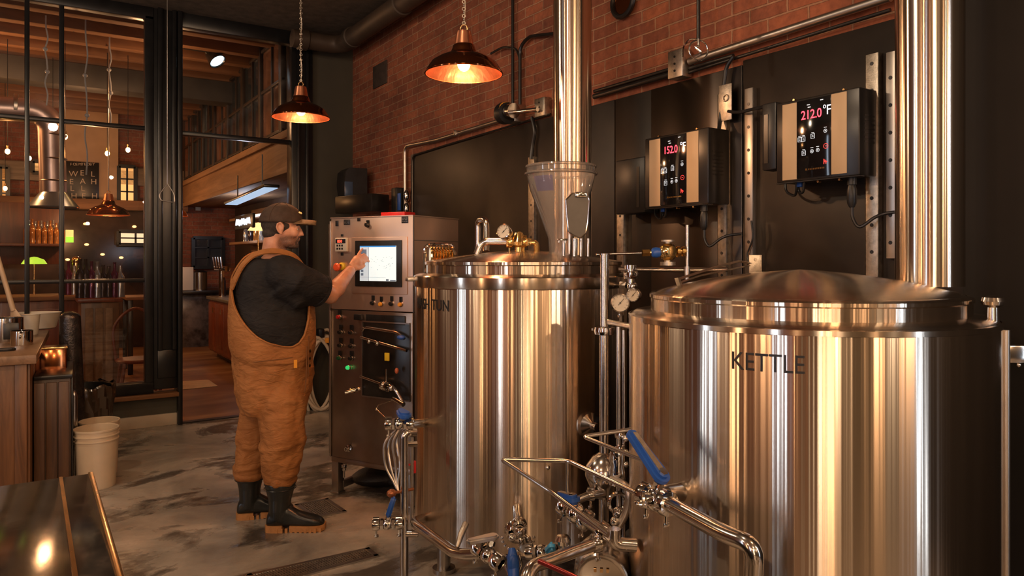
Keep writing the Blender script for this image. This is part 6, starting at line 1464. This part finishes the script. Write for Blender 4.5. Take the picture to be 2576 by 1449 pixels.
# pale mat on the taproom floor
c = [G(452, 960), G(525, 956), G(548, 972), G(452, 981)]
tag(MB().add([v+Vector((0, 0, .004)) for v in c]+[v for v in c], [(0, 1, 2, 3), (0, 1, 5, 4), (1, 2, 6, 5), (2, 3, 7, 6), (3, 0, 4, 7)]).build('floor_mat', M_plain('pale_mat', (.45, .33, .2), .8, 0, .1, 10, .1)), 'pale mat on the floor beyond the doorway', 'mat')
# ================================================================ CAMERA AND LIGHT
cam = bpy.data.cameras.new('camera'); co = bpy.data.objects.new('camera', cam); COL.objects.link(co)
cam.sensor_width = 36; cam.lens = F/2576*36; cam.shift_y = -(724.5-YH)/2576
cam.clip_start = .05
co.location = (0, 0, HC); co.rotation_euler = (PI/2, 0, -TH)
sc = bpy.context.scene; sc.camera = co
sc.view_settings.view_transform = 'Standard'; sc.view_settings.look = 'None'; sc.view_settings.gamma = 1
sc.view_settings.use_curve_mapping = False; sc.view_settings.exposure = 0.15
wd = bpy.data.worlds.new('night'); sc.world = wd; wd.use_nodes = True
wd.node_tree.nodes['Background'].inputs[0].default_value = (.05, .035, .025, 1); wd.node_tree.nodes['Background'].inputs[1].default_value = .15
WARM = (1, .56, .28); NEU = (1, .74, .50); COOL = (.72, .84, 1)
def point(p, e, col=WARM, r=.05):
    l = bpy.data.lights.new('lamp_light', 'POINT'); l.energy = e; l.color = col; l.shadow_soft_size = r
    o = bpy.data.objects.new('lamp_light', l); COL.objects.link(o); o.location = p; return o
def area(p, target, e, sx, sy, col=WARM):
    l = bpy.data.lights.new('area_light', 'AREA'); l.shape = 'RECTANGLE'; l.size = sx; l.size_y = sy; l.energy = e; l.color = col
    o = bpy.data.objects.new('area_light', l); COL.objects.link(o); o.location = p
    o.rotation_euler = (Vector(target)-Vector(p)).to_track_quat('-Z', 'Y').to_euler(); return o
for p in PEND: point(p, 15, (1, .52, .25), .03)
# unseen lamps added behind and beside the camera, for steel streaks and fill
for p, e, c_, r in [((1.2, .1, 2.9), 30, WARM, .03), ((.2, -1.2, 2.6), 45, WARM, .035), ((-1.3, .6, 2.7), 40, WARM, .03), ((1.9, -1.4, 2.6), 40, NEU, .03),
                 ((-1.7, 2.4, 3.0), 50, NEU, .06), ((.3, 2.0, 3.4), 35, NEU, .06), ((-.7, 4.6, 3.3), 50, NEU, .08), ((1.0, -2.5, 2.2), 40, WARM, .03),
                 ((-2.6, -1.6, 2.4), 40, WARM, .03), ((-.8, -2.8, 2.4), 40, NEU, .03), ((2.4, -2.7, 2.5), 40, WARM, .03)]:
    point(p, e, c_, r)
# unseen tall slim area lights added along the walls to streak the steel
for x, y, tx, ty, e, c_, w_ in [(-2.3, -3.1, 1, 2, 26, NEU, .10), (-1.7, -3.1, 1, 2, 30, WARM, .14), (2.62, -2.2, 1.2, 2, 16, COOL, .08), (-3.1, -.6, 1, 2.5, 26, COOL, .14), (-3.1, 1.4, 1, 3, 26, WARM, .12), (-3.1, 3.4, 1, 4, 22, COOL, .2)]:
    area((x, y, 1.6), (tx, ty, 1.6), e*.68, w_, 2.6, c_)
# taproom
for p, e, c_ in [((-.6, 9.6, 3.1), 42, (1, .45, .16)), ((-2.2, 11.5, 3.0), 55, (1, .45, .16)), ((.9, 12.2, 2.2), 35, (1, .5, .22)), ((1.2, 9.0, 3.3), 18, (1, .5, .22)),
              ((-4, 9.5, 3.0), 42, (1, .45, .16)), ((2.6, 11.0, 2.1), 14, (.8, .85, 1)), ((.2, 13.4, 1.9), 14, (1, .5, .2))]:
    point(p, e, c_, .06)
